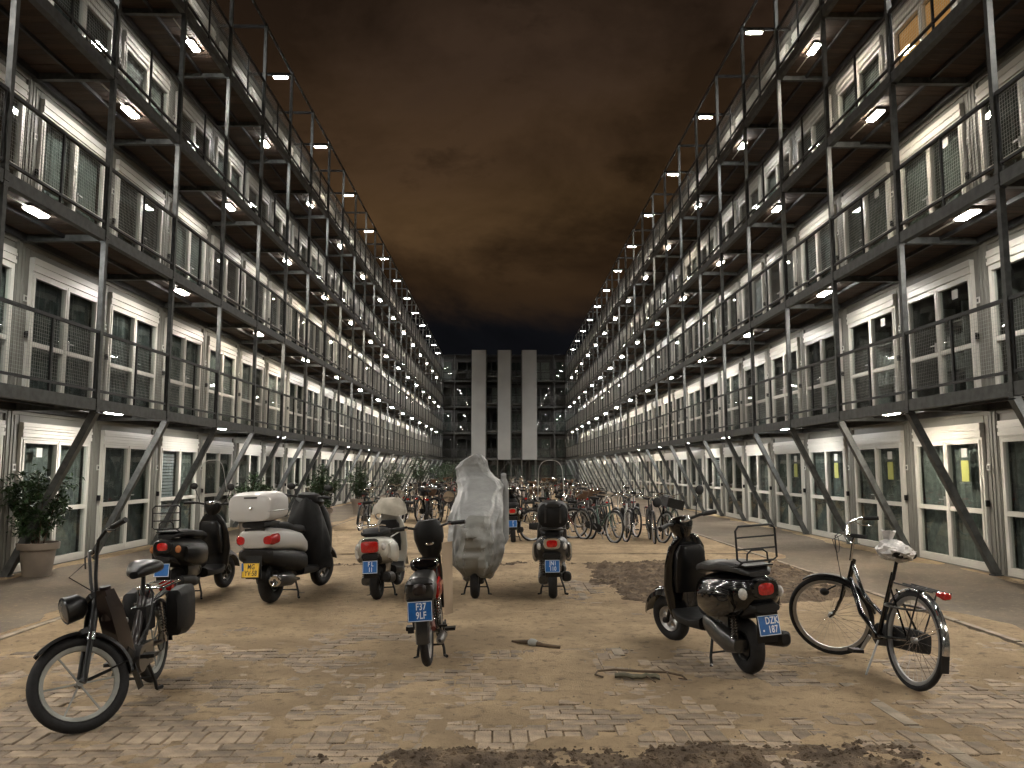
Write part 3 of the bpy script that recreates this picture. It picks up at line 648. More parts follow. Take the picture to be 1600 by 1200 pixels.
def scooter(name, label, loc, rz, paint='gloss', seat='leather', rack=None, wb=1.27, pl=('DZK', '187'), dot=False, screen=False, mirrors=True, steer=0, ind='clear', lean=0, light='round', chrome=True, bag=None, big=1.0):
    t = thing(name, label, 'scooter', loc, rz)
    t.rotation_euler = (R(lean), 0, rz)
    FX = wb; X = steer_X(FX - .05, .0, 24, steer)
    rc = 'darkgrey' if paint != 'white' else 'black'; wheel(t, (0, 0, .215), .215, .058, style='disc', rim=rc); wheel(t, (FX, 0, .215), .215, .052, X=X, rim=rc if paint != 'gloss' else 'alu')
    b = MB(); b.sell([(-.33, .70, .06, .045), (-.315, .69, .12, .085), (-.26, .665, .165, .12), (-.14, .63, .20, .155), (.02, .60, .22, .175), (.18, .585, .222, .18), (.34, .575, .205, .175), (.47, .55, .17, .165), (.56, .50, .12, .15)], 22, 2.7); part('rear_body', b, paint, t)
    pn = MB()
    for s_ in (-1, 1): pn.sell([(-.16, .60, .03, .085, s_ * .195), (.0, .575, .045, .12, s_ * .205), (.18, .555, .045, .125, s_ * .207), (.36, .545, .03, .09, s_ * .19)], 14, 2.4)
    part('side_panel', pn, paint, t)
    s = MB(); s.sell([(-.27, .805, .09, .02), (-.22, .822, .13, .035), (-.05, .835, .15, .045), (.12, .83, .155, .045), (.26, .80, .15, .045), (.42, .795, .14, .045), (.55, .765, .115, .04), (.60, .735, .07, .03)], 18, 3); part('seat', s, seat, t)
    f = MB(); f.sell([(.50, .30, .15, .06), (.62, .285, .185, .04), (.85, .285, .185, .04), (.96, .31, .17, .05), (1.03, .37, .15, .04)], 16, 4); part('floorboard', f, 'black', t)
    ls = MB(); ls.selz([(.26, FX - .27, .05, .15), (.36, FX - .26, .06, .185), (.55, FX - .25, .05, .21), (.75, FX - .29, .045, .205), (.90, FX - .33, .05, .175), (.98, FX - .35, .05, .12), (1.02, FX - .36, .045, .07)], 20, 2.6); part('leg_shield', ls, paint, t)
    gb = MB(); gb.selz([(.50, FX - .33, .04, .13), (.62, FX - .36, .06, .15), (.86, FX - .40, .05, .14), (.92, FX - .41, .03, .10)], 16, 3.4); part('glove_box', gb, 'satin' if paint in ('gloss', 'satin') else 'black', t)
    mg = MB(); mudguard(mg, (FX, 0, .215), .285, .085, 10, 165); mg.sell([(FX - .24, .42, .07, .10), (FX - .08, .47, .075, .06), (FX + .1, .46, .05, .04)], 14); part('front_mudguard', mg, paint, t, X=X)
    fk = MB()
    for y in (-.075, .075): fk.tube([(FX - .19, y * .6, .55), (FX - .03, y, .22)], .017, 8); fk.tube([(FX - .03, y, .22), (FX + .01, y, .215)], .028, 8)
    part('fork', fk, 'alu' if chrome else 'black', t, X=X)
    hs = MB(); hs.selz([(1.00, FX - .37, .05, .06), (1.06, FX - .36, .085, .10), (1.12, FX - .36, .095, .12), (1.17, FX - .37, .07, .10), (1.185, FX - .38, .03, .05)], 16, 2.3); hd = part('headset', hs, paint, t, X=X)
    ins = MB(); ins.ball((FX - .42, 0, 1.155), .045, .07, .03); part('instrument', ins, 'chrome', hd, X=X)
    hl = MB(); hl.ball((FX - .28, 0, 1.105), .035, .075, .07); part('headlight', hl, 'clear', t, X=X)
    hb = MB()
    for y in (-1, 1): hb.tube([(FX - .36, y * .08, 1.13), (FX - .42, y * .20, 1.155), (FX - .47, y * .34, 1.15)], .013, 8); hb.tube([(FX - .35, y * .14, 1.14), (FX - .36, y * .33, 1.14)], .006, 6)
    hbo = part('handlebar', hb, 'chrome' if chrome else 'black', t, X=X)
    for y in (-1, 1): g = MB().tube([(FX - .43, y * .23, 1.155), (FX - .475, y * .355, 1.15)], [.019, .021], 10); part('grip', g, 'black', hbo, X=X)
    if mirrors:
        for y in (-1, 1):
            mr = MB().tube([(FX - .40, y * .17, 1.15), (FX - .38, y * .22, 1.24), (FX - .40, y * .26, 1.34)], .005, 6)
            mr.ball((FX - .405, y * .27, 1.37), .012, .055, .045); part('mirror', mr, 'chrome' if chrome else 'black', t, X=X)
    tl = MB()
    if paint == 'white': tl.sell([(-.352, .67, .085, .055), (-.345, .67, .105, .068), (-.29, .67, .11, .072)], 16, 5)
    else: tl.sell([(-.345, .70, .055, .04), (-.335, .70, .09, .055), (-.29, .70, .105, .062)], 16, 3.2)
    part('tail_light', tl, 'red', t)
    tb = MB(); tb.sell([(-.342, .70, .10, .067), (-.305, .70, .115, .073)], 16, 3.2); part('light_bezel', tb, 'chrome' if chrome else paint, t)
    for y in (-1, 1):
        il = MB(); il.ball((-.265, y * .155, .665), .045, .032, .045, 10, 6); part('indicator', il, ind, t)
    rp = MB(); rp.box(-.33, -.315, -.045, .045, .545, .585); part('reflector', rp, 'darkred', t)
    fl = MB(); fl.sell([(-.35, .56, .10, .03), (-.28, .55, .12, .05), (-.1, .50, .11, .06)], 12, 3); fl.bar((-.33, 0, .56), (-.30, 0, .30), .17, .012, up=(1, 0, 0)); part('rear_mudguard', fl, 'black', t)
    plate(t, (-.345, 0, .435), pl, dot=dot)
    en = MB(); en.sell([(-.1, .24, .06, .05, .11), (.05, .25, .075, .09, .11), (.3, .30, .07, .085, .10), (.45, .33, .06, .06, .08)], 12, 3); en.sell([(.1, .38, .10, .08), (.3, .36, .12, .10), (.48, .36, .08, .08)], 12, 3); part('engine', en, 'darkgrey', t)
    ex = MB(); ex.tube([(.38, -.10, .26), (.22, -.13, .22), (.15, -.15, .235)], .016, 8); ex.sell([(-.28, .30, .035, .04, -.175), (-.26, .30, .055, .06, -.175), (.0, .27, .06, .068, -.17), (.14, .25, .05, .055, -.16), (.18, .24, .02, .02, -.155)], 14, 2.6); part('exhaust', ex, 'black' if paint != 'darkgrey' else 'black', t)
    sh = MB()
    for k in range(9): sh.torus((-.06, .135, .30 + .022 * k), .028, .006, 'z', 10, 4)
    part('shock_absorber', sh, 'chrome', t)
    centre_stand(t, .33)
    if rack == 'upright':
        r_ = MB(); x = -.25; z0, z1 = .90, 1.17; w = .17
        pts = [(x, -w, z0 + .02), (x, -w, z1 - .03), (x + .005, -w + .03, z1), (x + .005, w - .03, z1), (x, w, z1 - .03), (x, w, z0 + .02), (x, w - .03, z0), (x, -w + .03, z0)]
        r_.tube(pts, .0085, 8, loop=True)
        for z in (z0 + .095, z0 + .185): r_.tube([(x, -w, z), (x, w, z)], .0065, 6)
        r_.tube([(x, -.09, z0), (x - .005, -.085, z0 + .06), (x - .005, -.05, z0 + .085), (x - .005, .05, z0 + .085), (x - .005, .085, z0 + .06), (x, .09, z0)], .007, 6)
        r_.tube([(x, -.12, z0), (-.18, -.13, .86), (.02, -.14, .83)], .008, 6); r_.tube([(x, .12, z0), (-.18, .13, .86), (.02, .14, .83)], .008, 6); r_.box(x - .02, -.12, -.12, .12, .862, .872)
        part('carrier', r_, 'black', t)
    if rack == 'flat':
        r_ = MB(); r_.tube([(-.42, -.12, .93), (-.2, -.13, .92), (0, -.13, .90), (0, .13, .90), (-.2, .13, .92), (-.42, .12, .93)], .008, 6, loop=True)
        for x in (-.32, -.22, -.12): r_.tube([(x, -.12, .925), (x, .12, .925)], .005, 6)
        r_.tube([(-.25, -.1, .92), (-.24, -.1, .84)], .008, 6); r_.tube([(-.25, .1, .92), (-.24, .1, .84)], .008, 6); part('carrier', r_, 'chrome', t)
    if screen:
        rs = []
        for k in range(13):
            a = -1.05 + 2.1 * k / 12; y = -.20 * math.sin(a) * 1.05; row = []
            top = 1.72 - .10 * abs(a) ** 3
            for q in range(7):
                z = 1.10 + (top - 1.10) * q / 6; row.append((FX - .30 + .10 * math.cos(a) - (z - 1.1) * .22, y * (1 - .12 * (q / 6) ** 2), z))
            rs.append(row)
        w = MB().rings(rs, False, False); wo_ = part('windscreen', w, 'shield', t)
        e = MB().tube([r_[-1] for r_ in rs], .004, 5); e.tube(rs[0], .004, 5); e.tube(rs[-1], .004, 5); part('screen_edge', e, 'silver', wo_)
    return t
def hd(dx, dy): return math.atan2(dy, dx)

# 1 glossy black scooter, right foreground
scooter('retro_scooter', 'glossy black scooter with raised rear carrier and DZK plate beside the leaning city bicycle', (1.93, 6.44, 0), hd(-.24, .97), 'gloss', 'seatgrey', 'upright', pl=('DZK', '187'), dot=True, steer=20, chrome=False, lean=-3)
# 2 black scooter with clear screen behind the front moped
scooter('retro_scooter', 'matt black scooter with raised carrier and dark windscreen behind the old moped', (-3.92, 9.75, 0), hd(.09, .98), 'satin', 'leather', 'upright', pl=('F18', '6KX')[:0] or ('', ''), screen=True, steer=-8, ind='amber', chrome=False, lean=-2)
# 4 white scooter
wsc = scooter('retro_scooter', 'cream white scooter with square red tail light and cloth over its headset', (-1.56, 10.02, 0), hd(.06, 1), 'white', 'leather', 'flat', pl=('F L', '11'), steer=-6, lean=-3)
cm = MB(); rs = []
for k in range(9):
    v = k / 8; rs.append([(.80 + .16 * math.cos(a) * (1 - .5 * v ** 3), .02 + (.235 + .015 * math.sin(5 * a)) * math.sin(a) * (1 - .45 * v ** 2), 1.0 + .21 * v + .015 * math.sin(3 * a + k)) for a in [2 * math.pi * j / 28 for j in range(28)]])
cm.rings(rs); link('headset_cloth', cm.mesh('headset_cloth', M['cloth']), None, (-1.56, 10.02, 0), (0, 0, hd(.06, 1)), 'beige cloth draped over the headset of the cream white scooter', 'cloth')
# 7 grey scooter with tall screen
scooter('retro_scooter', 'dark grey scooter with tall clear windscreen and red tail light near the soil heap', (.61, 10.1, 0), hd(.06, 1), 'darkgrey', 'leather', None, pl=('JN1', '110'), screen=True, steer=0, lean=-1)
tb = MB(); tb.sell([(-.36, 1.04, .15, .10), (-.33, 1.04, .18, .15), (-.2, 1.05, .19, .17), (-.05, 1.04, .18, .15), (-.02, 1.04, .15, .11)], 18, 3.2); tbo = link('rear_bag', tb.mesh('rear_bag', M['leather']), None, (.61, 10.1, .0), (0, 0, hd(.06, 1)), 'black bag strapped upright behind the seat of the dark grey scooter', 'bag')
st_ = MB()
for y in (-.09, .09): st_.bar((-.365, y, .95), (-.365, y, 1.13), .025, .012)
st_.sell([(-.375, 1.16, .08, .02), (-.35, 1.17, .10, .03)], 12); st_.tube([(-.2, -.15, .875), (-.38, -.15, .875), (-.38, .15, .875), (-.2, .15, .875)], .009, 6); part('strap', st_, 'darkgrey', tbo)
# 8 distant scooter
scooter('retro_scooter', 'small dark distant scooter with blue plate right of the covered scooter', (.20, 17.6, 0), hd(.0, 1), 'gloss', 'leather', None, pl=('F', '2'), steer=6, mirrors=True, lean=-2)
# 3 maxi scooter with top box
mx_ = thing('maxi_scooter', 'large silver maxi scooter with white top box, black apron and yellow plate', 'scooter', (-2.80, 9.80, 0), hd(.18, .98)); mx_.rotation_euler[0] = R(-2)
wheel(mx_, (0, 0, .265), .265, .072, rim='darkgrey'); Xm = steer_X(1.42, 0, 25, -10); wheel(mx_, (1.45, 0, .25), .25, .06, X=Xm, rim='darkgrey')
b = MB(); b.sell([(-.43, .80, .14, .07), (-.41, .79, .20, .105), (-.30, .78, .235, .135), (-.1, .765, .25, .14), (.15, .74, .255, .13), (.4, .70, .24, .12), (.62, .62, .19, .10)], 22, 3.4); part('rear_fairing', b, 'silver', mx_)
b = MB(); b.sell([(-.42, .615, .17, .05), (-.38, .60, .22, .085), (-.15, .55, .25, .12), (.2, .50, .24, .13), (.6, .42, .20, .14)], 20, 3.4); part('lower_fairing', b, 'black', mx_)
b = MB(); b.sell([(-.26, .90, .12, .03), (-.1, .92, .17, .05), (.15, .905, .18, .05), (.35, .85, .18, .05), (.6, .84, .16, .05), (.75, .80, .10, .05)], 18, 3); part('seat', b, 'leather', mx_)
b = MB(); b.sell([(-.55, 1.15, .22, .12), (-.54, 1.15, .26, .150), (-.44, 1.165, .285, .17), (-.2, 1.17, .285, .17), (-.08, 1.16, .26, .15), (-.05, 1.15, .22, .12)], 24, 4.2); tbx = part('top_box', b, 'silver', mx_)
b = MB(); b.sell([(-.548, 1.115, .258, .012), (-.44, 1.115, .291, .012), (-.2, 1.115, .291, .012), (-.08, 1.115, .266, .012)], 24, 4.2); part('box_seam', b, 'alu', tbx)
b = MB(); b.box(-.556, -.535, -.10, .06, 1.262, 1.278); part('box_vent', b, 'black', tbx); b = MB(); b.ball((-.556, -.02, 1.15), .012, .022, .018); part('box_lock', b, 'chrome', tbx)
b = MB(); b.sell([(-.45, .955, .14, .035), (-.2, .96, .16, .04), (0, .95, .12, .03)], 14, 4); part('box_bracket', b, 'black', mx_)
b = MB(); b.box(-.415, -.40, -.125, .125, .855, .91); part('brake_light', b, 'darkred', mx_)
for y in (-1, 1):
    b = MB(); b.sell([(-.432, .775, .05, .045, y * .165), (-.39, .78, .07, .065, y * .175), (-.30, .79, .05, .06, y * .215)], 12, 2.6); part('tail_light', b, 'red', mx_)
plate(mx_, (-.455, .03, .44), ('MG', 'YV·58'), .21, .165, 10, 'yellowpl', 'ink')
b = MB(); b.box(-.461, -.4585, .115, .137, .43, .52); part('plate_emblem', b, 'bluepl', mx_)
b = MB(); b.bar((-.42, 0, .60), (-.44, 0, .34), .19, .015, up=(1, 0, 0)); mudguard(b, (0, 0, .265), .32, .10, 95, 170); part('rear_mudguard', b, 'black', mx_)
b = MB(); b.sell([(-.30, .30, .05, .055, -.19), (-.27, .30, .07, .075, -.19), (.1, .27, .075, .08, -.18), (.25, .25, .04, .04, -.17)], 14); b.tube([(.25, -.17, .25), (.5, -.12, .22)], .02, 8); ex_ = part('exhaust', b, 'darkgrey', mx_)
b = MB(); b.lathe([(.02, -.30), (.055, -.312), (.07, -.305), (.075, -.28)], (0, -.19, .30), 'x', 16); part('muffler_cap', b, 'chrome', ex_)
b = MB(); b.sell([(0, .28, .06, .07, .14), (.3, .32, .12, .10, .05), (.55, .36, .12, .12)], 14, 3); part('engine', b, 'darkgrey', mx_)
b = MB(); b.selz([(.32, 1.18, .12, .20), (.5, 1.22, .14, .25), (.8, 1.20, .12, .27), (1.0, 1.14, .10, .25), (1.12, 1.10, .07, .2)], 20, 2.8); part('front_fairing', b, 'black', mx_)
b = MB(); b.sell([(.5, .33, .2, .07), (.8, .30, .23, .05), (1.1, .33, .22, .06)], 14, 4); part('floorboard', b, 'black', mx_)
rs = []
for k in range(10):
    v = k / 9; z = 1.20 - .92 * v; tpr = 1 - .5 * (1 - v) ** 4; rs.append([(.98 + .20 * math.cos(a) * tpr + .05 * v + .012 * math.sin(3 * a + k), (.27 + .05 * v + .022 * math.sin(6 * a + k * .6)) * math.sin(a) * tpr, z + .03 * math.sin(4 * a + k)) for a in [2 * math.pi * j / 36 for j in range(36)]])
ap = MB(); ap.rings(rs); apo = part('leg_apron', ap, 'leather', mx_)
b = MB(); mudguard(b, (1.45, 0, .25), .31, .08, 20, 170); part('front_mudguard', b, 'black', mx_, X=Xm)
b = MB(); b.selz([(1.10, 1.08, .10, .16), (1.18, 1.06, .12, .20), (1.26, 1.03, .10, .15), (1.29, 1.02, .05, .08)], 18, 2.6); part('headset', b, 'black', mx_, X=Xm)
b = MB()
for y in (-1, 1): b.tube([(1.03, y * .1, 1.22), (.97, y * .25, 1.24), (.93, y * .38, 1.235)], .013, 8); b.tube([(.95, y * .26, 1.24), (.915, y * .40, 1.235)], .021, 8); b.tube([(1.02, y * .16, 1.22), (1.0, y * .36, 1.22)], .006, 5)
part('handlebar', b, 'black', mx_, X=Xm)
for y in (-1, 1): b = MB().tube([(1.02, y * .2, 1.25), (1.04, y * .25, 1.33)], .006, 5); b.ball((1.03, y * .29, 1.36), .02, .07, .045); part('mirror', b, 'black', mx_, X=Xm)
centre_stand(mx_, .38, .17)

# covered scooter
cv = thing('covered_scooter', 'scooter hidden under a pale grey tarpaulin cover in the middle of the yard', 'scooter', (-.36, 10.1, 0), hd(.03, 1))
wheel(cv, (0, 0, .22), .22, .055, style='disc'); wheel(cv, (1.25, 0, .22), .22, .05); centre_stand(cv, .3)
b = MB(); b.sell([(-.25, .55, .15, .12), (.1, .52, .19, .18), (.5, .45, .14, .15), (.9, .32, .18, .05)], 12); part('body', b, 'black', cv)
prof = [(.24, .42, .45, .14, -.02), (.30, .42, .60, .20, -.02), (.42, .45, .76, .30, -.01), (.56, .47, .82, .34, 0), (.80, .48, .82, .335, -.0), (.95, .52, .78, .335, -.0), (1.10, .62, .64, .335, -.01), (1.22, .72, .50, .335, -.015), (1.34, .80, .38, .335, -.015), (1.42, .85, .28, .32, .0), (1.48, .87, .20, .275, .05), (1.54, .88, .15, .245, .09), (1.62, .88, .12, .235, .105), (1.70, .87, .10, .19, .09), (1.75, .86, .08, .13, .06), (1.785, .84, .04, .06, .04)]
rs = []; nseg = 200
pz = [p[0] for p in prof]
for i in range(110):
    z = .24 + (1.785 - .24) * i / 109; q = [float(np.interp(z, pz, [p[c] for p in prof])) for c in range(1, 5)]
    row = []
    for j in range(nseg):
        a = 2 * math.pi * j / nseg; ca, sa = math.cos(a), math.sin(a); e = 2 / 3.4
        x = q[0] + q[1] * math.copysign(abs(ca) ** e, ca); y = q[3] + q[2] * math.copysign(abs(sa) ** e, sa)
        def rg(t_): return (1 - abs(math.sin(t_))) ** 2
        vn = lambda u_, w_, s_: float(vnoise(np.array(u_), np.array(w_), s_)) - .5
        wob = 1.6 * vn(a * 1.1 + 3, z * 1.7, 4)
        low = max(0, min(1, (1.30 - z) / .3)); hi_ = max(0, min(1, (z - 1.28) / .1)); lo2 = max(0, min(1, (.8 - z) / .4))
        f_ = low * (.034 * rg(2.5 * a + 1.9 * z + wob) + .020 * rg(4.5 * a - 3.1 * z + 1 + wob)) + lo2 * .03 * rg(3.5 * a + .6 + wob * .5) + hi_ * (.014 * rg(17 * z + 1.2 * math.sin(a) + wob) + .01 * rg(5 * a + 9 * z)) + .020 * vn(a * 3 - z * 2, z * 6 + a, 9) + .010 * vn(a * 7, z * 15, 12)
        k = 1 + (f_ - .018) * 4.2
        zz = z + .05 * (float(vnoise(np.array(a * 1.4), np.array(z * 2), 3)) - .5) + (.06 * math.sin(a * 2 + 1) if i < 4 else 0)
        row.append((q[0] + (x - q[0]) * k, q[3] + (y - q[3]) * k, zz))
    rs.append(row)
rs0 = rs; b = MB(); b.rings(rs)
for (yy, x0) in ((-.30, .88), ):   # cloth pulled over the right handlebar and mirror
    rr = []
    for i in range(16):
        z = .60 + .93 * i / 15; w = .075 * (1 - .10 * i / 15) * (1 if i < 14 else .55) * (.5 if i == 0 else 1)
        rr.append([(x0 + w * 1.3 * math.cos(a) + .006 * math.sin(5 * a + i), yy - .025 + w * math.sin(a), z + .02 * math.cos(a)) for a in [2 * math.pi * j / 16 for j in range(16)]])
    b.rings(rr)
part('tarpaulin', b, 'tarp', cv)
sheet = []
for i in range(3, 56):
    v = (i - 3) / 52; wdt = int(26 - 18 * v); mid = 100 + int(6 * v); row = []
    for j in range(9):
        jj = mid + int((j - 4) / 4 * wdt); p_ = Vector(rs0[i][jj]); cdir = Vector((p_.x - .5, p_.y, 0)).normalized(); row.append(p_ + cdir * (.022 + .014 * abs(math.sin(j * 1.3 + i * .05)) - (.020 if j in (0, 8) else 0)))
    sheet.append(row)
part('rear_panel', MB().rings(sheet, False, False), 'tarp2', cv)

# ---------------------------------------------------------------- mopeds
def moped(name, label, loc, rz, front_steer, lean, kind):
    t = thing(name, label, 'moped', loc, rz); t.rotation_euler = (R(lean), 0, rz)
    WBm = 1.13; Rw = .292; tw = .034; X = steer_X(WBm + .03, 0, 27, front_steer); AX = WBm
    rim = 'curtain2' if kind == 'old' else 'alu'
    wheel(t, (0, 0, Rw), Rw, tw, style='star', rim=rim); wheel(t, (AX, 0, Rw), Rw, tw, X=X, style='star', rim=rim)
    # fork legs, crown, head
    f = MB()
    for y in (-.065, .065): f.tube([(AX - .235, y, .78), (AX - .13, y, .54)], .026, 10); f.tube([(AX - .13, y, .54), (AX - .015, y, .30)], .019, 10); f.tube([(AX - .015, y, .30), (AX + .0, y, .285)], .022, 8)
    f.box(AX - .27, AX - .19, -.085, .085, .76, .80); f.box(AX - .16, AX - .08, -.08, .08, .565, .60); part('fork', f, 'satin', t, X=X)
    cl_ = MB()
    for y in (-.065, .065): cl_.tube([(AX - .138, y, .56), (AX - .118, y, .515)], .0275, 10)
    part('fork_collar', cl_, 'chrome', t, X=X)
    g = MB(); mudguard(g, (AX, 0, Rw), Rw + .03, .05, 55, 190, 20); 
    for y in (-.045, .045): g.tube([(AX, y, Rw), (AX - .30, y, Rw + .02)], .006, 6)
    part('front_mudguard', g, 'satin', t, X=X)
    fp = MB().bar((AX - .325, 0, .28), (AX - .325, 0, .12), .10, .006, up=(1, 0, 0)); part('mud_flap', fp, 'black', t, X=X)
    g = MB(); mudguard(g, (0, 0, Rw), Rw + .035, .055, 20, 190, 20); part('rear_mudguard', g, 'satin' if kind == 'old' else 'darkgrey', t)
    # step-through beam
    b = MB(); H = AX - .24
    b.rings([[(x + hx * u, y, z + hz * v) for u, v, y in ((-1, -1, -w), (1, -1, -w * .6), (1, -1, w * .6), (-1, -1, w), (-1, 1, w), (1, 1, w * .6), (1, 1, -w * .6), (-1, 1, -w))] for x, z, hx, hz, w in ((H + .05, .80, .05, .02, .045), (H - .02, .68, .06, .02, .07), (H - .15, .47, .065, .02, .075), (H - .27, .33, .07, .02, .06), (H - .40, .28, .06, .025, .05))])
    b.tube([(H + .0, 0, .62), (H + .03, 0, .84)], .035, 12)
    b.tube([(H - .38, 0, .29), (.34, 0, .45), (.22, 0, .66)], .032, 10); b.tube([(.5, 0, .33), (0, .06, Rw)], .02, 8); b.tube([(.5, 0, .33), (0, -.06, Rw)], .02, 8); b.tube([(.24, 0, .58), (-.28, 0, .64)], .014, 8)
    part('frame', b, 'darkred' if kind == 'old' else 'redpaint', t)
    e = MB(); e.lathe([(.0, -.09), (.09, -.09), (.10, -.07), (.10, .07), (.09, .09), (0, .09)], (.47, 0, .27), 'y', 18); e.tube([(.5, 0, .30), (.66, 0, .36)], .05, 12)
    for k in range(7): e.tube([(.57 + .018 * k, 0, .325 + .008 * k), (.577 + .018 * k, 0, .328 + .008 * k)], .068, 12)
    e.box(.25, .5, .055, .085, .20, .36); part('engine', e, 'darkgrey', t)
    ch = MB().torus((0, .06, Rw), .07, .006, 'y', 20, 4); ch.tube([(0, .06, Rw + .07), (.47, .07, .31)], .006, 5); ch.tube([(0, .06, Rw - .07), (.47, .07, .23)], .006, 5); part('chain', ch, 'darkgrey', t)
    bx = MB().box(.10, .30, -.05, .05, .42, .60); bx.tube([(.14, .05, .62), (.0, .10, .66), (-.2, .1, .62)], .012, 6); bx.tube([(.5, .06, .36), (.35, .09, .5), (.2, .07, .68), (.12, .0, .74)], .008, 6); bx.tube([(.55, -.06, .4), (.7, -.05, .6), (.85, -.03, .78)], .006, 6); part('tool_box', bx, 'black', t)
    cb_ = MB().tube([(.45, -.05, .42), (.42, -.06, .50)], .028, 10); cb_.ball((.42, -.06, .53), .03); part('carburettor', cb_, 'alu', t)
    ex = MB(); ex.tube([(.62, -.05, .30), (.55, -.12, .17), (.3, -.12, .18), (.22, -.12, .20), (-.2, -.13, .24), (-.28, -.13, .25)], [.014, .014, .018, .036, .036, .012], 10); part('exhaust', ex, 'chrome' if kind == 'old' else 'darkgrey', t)
    for y in (-.095, .095):
        s_ = MB().tube([(0, y, Rw), (.10, y, .60)], .009, 6)
        for k in range(9): s_.torus((.02 + .0105 * k, y, .37 + .024 * k), .024, .005, 'z', 10, 4)
        part('shock_absorber', s_, 'chrome', t)
    # seat
    sz = .87 if kind == 'old' else .80
    s_ = MB(); s_.sell([(.06, sz - .03, .06, .03), (.08, sz - .005, .11, .05), (.16, sz + .005, .125, .055), (.26, sz - .003, .10, .05), (.36, sz - .015, .065, .04), (.40, sz - .03, .03, .025)], 18, 2.5); part('seat', s_, 'satin' if kind == 'old' else 'gloss', t)
    sp = MB().tube([(.22, 0, .60), (.20, 0, sz - .04)], .016, 8)
    part('seat_post', sp, 'black', t)
    # carrier
    c = MB()
    for y in (-.09, -.03, .03, .09): c.tube([(.05, y, .70), (-.32, y, .70)], .006, 6)
    c.tube([(.05, -.1, .70), (-.34, -.1, .70), (-.34, .1, .70), (.05, .1, .70)], .008, 6, loop=True); 
    for y in (-.1, .1): c.tube([(-.26, y, .70), (0, y, .31)], .007, 6)
    c.tube([(.02, -.1, .70), (.14, -.05, .62)], .007, 6); c.tube([(.02, .1, .70), (.14, .05, .62)], .007, 6); part('carrier', c, 'chrome' if kind == 'old' else 'black', t)
    if kind == 'old':
        for y in (-1, 1):
            p = MB(); p.sell([(-.36, .50, .045, .12, y * .155), (-.34, .50, .06, .17, y * .16), (-.15, .50, .07, .185, y * .165), (.02, .50, .06, .17, y * .16), (.05, .50, .04, .12, y * .155)], 14, 4); part('pannier', p, 'leather', t)
    # handlebar
    z0 = .80; hz = 1.15 if kind == 'old' else 1.10; hx = AX - .27
    h = MB()
    if kind == 'old':
        for y in (-1, 1): h.tube([(hx + .02, y * .035, z0), (hx, y * .06, z0 + .10), (hx - .04, y * .085, hz - .12), (hx - .07, y * .12, hz - .03), (hx - .11, y * .20, hz), (hx - .18, y * .36, hz - .01)], .012, 10)
        h.tube([(hx + .02, -.035, z0), (hx + .02, .035, z0)], .012, 8)
    else:
        h.tube([(hx, 0, z0 - .05), (hx - .05, 0, hz - .08)], .022, 10)
        for y in (-1, 1): h.tube([(hx - .05, 0, hz - .08), (hx - .05, y * .08, hz - .05), (hx - .08, y * .18, hz - .02), (hx - .14, y * .33, hz - .02)], .012, 10)
    ho = part('handlebar', h, 'satin', t, X=X)
    for y in (-1, 1):
        a_ = (hx - .13, y * .25, hz - .005) if kind == 'old' else (hx - .10, y * .22, hz - .02); b_ = (hx - .185, y * .37, hz - .01) if kind == 'old' else (hx - .145, y * .345, hz - .02)
        part('grip', MB().tube([a_, b_], .019, 10), 'black', ho, X=X)
        cx = Vector(a_); part('brake_lever', MB().tube([cx, cx + Vector((.045, y * .02, -.01)), cx + Vector((.03, y * .13, -.06))], .006, 6), 'black' if kind == 'old' else 'alu', ho, X=X)
        part('lever_clamp', MB().tube([cx + Vector((.01, -y * .03, 0)), cx + Vector((0, y * .01, 0))], .02, 8), 'chrome', ho, X=X)
    # headlight
    hl = MB(); hx2 = AX - .12
    if kind == 'old':
        hl.lathe([(.0, -.06), (.05, -.055), (.082, -.02), (.088, .05), (.09, .07), (.082, .078)], (hx2, 0, .76), 'x', 20); part('headlight', hl, 'satin', t, X=X)
        part('headlight_lens', MB().lathe([(.0, .09), (.05, .086), (.082, .07)], (hx2, 0, .76), 'x', 20), 'lens2', t, X=X)
    else:
        hl.selz([(.76, hx + .02, .06, .06), (.85, hx + .02, .10, .11), (.96, hx + .01, .13, .14), (1.06, hx, .12, .14), (1.13, hx - .01, .08, .09)], 16, 2.6); part('headlight_shroud', hl, 'leather', t, X=X)
        l2 = MB(); l2.ball((hx - .10, 0, .92), .01, .04, .02); l2.ball((hx - .085, .012, 1.0), .008, .02, .03); part('dial', l2, 'chrome', t, X=X)
        mr = MB().tube([(hx - .08, -.17, hz), (hx - .06, -.20, hz + .09), (hx - .06, -.215, hz + .17)], .005, 6); mo = part('mirror', mr, 'black', t, X=X)
        part('mirror_case', MB().lathe([(.0, -.005), (.05, -.006), (.06, 0), (.05, .012), (0, .02)], (hx - .06, -.222, hz + .225), 'x', 20), 'darkgrey', mo, X=X)
        part('mirror_glass', MB().lathe([(.0, -.013), (.052, -.012)], (0, 0, 0), 'x', 20), 'mirror', mo, X=X @ Matrix.Translation((hx - .06, -.222, hz + .225)) @ Matrix.Rotation(R(-7), 4, 'Y'))
    tl = MB(); tl.sell([(-.365, .66, .035, .03), (-.35, .66, .055, .045), (-.30, .66, .05, .045)], 12, 3); part('tail_light', tl, 'red' if kind == 'old' else 'darkred', t)
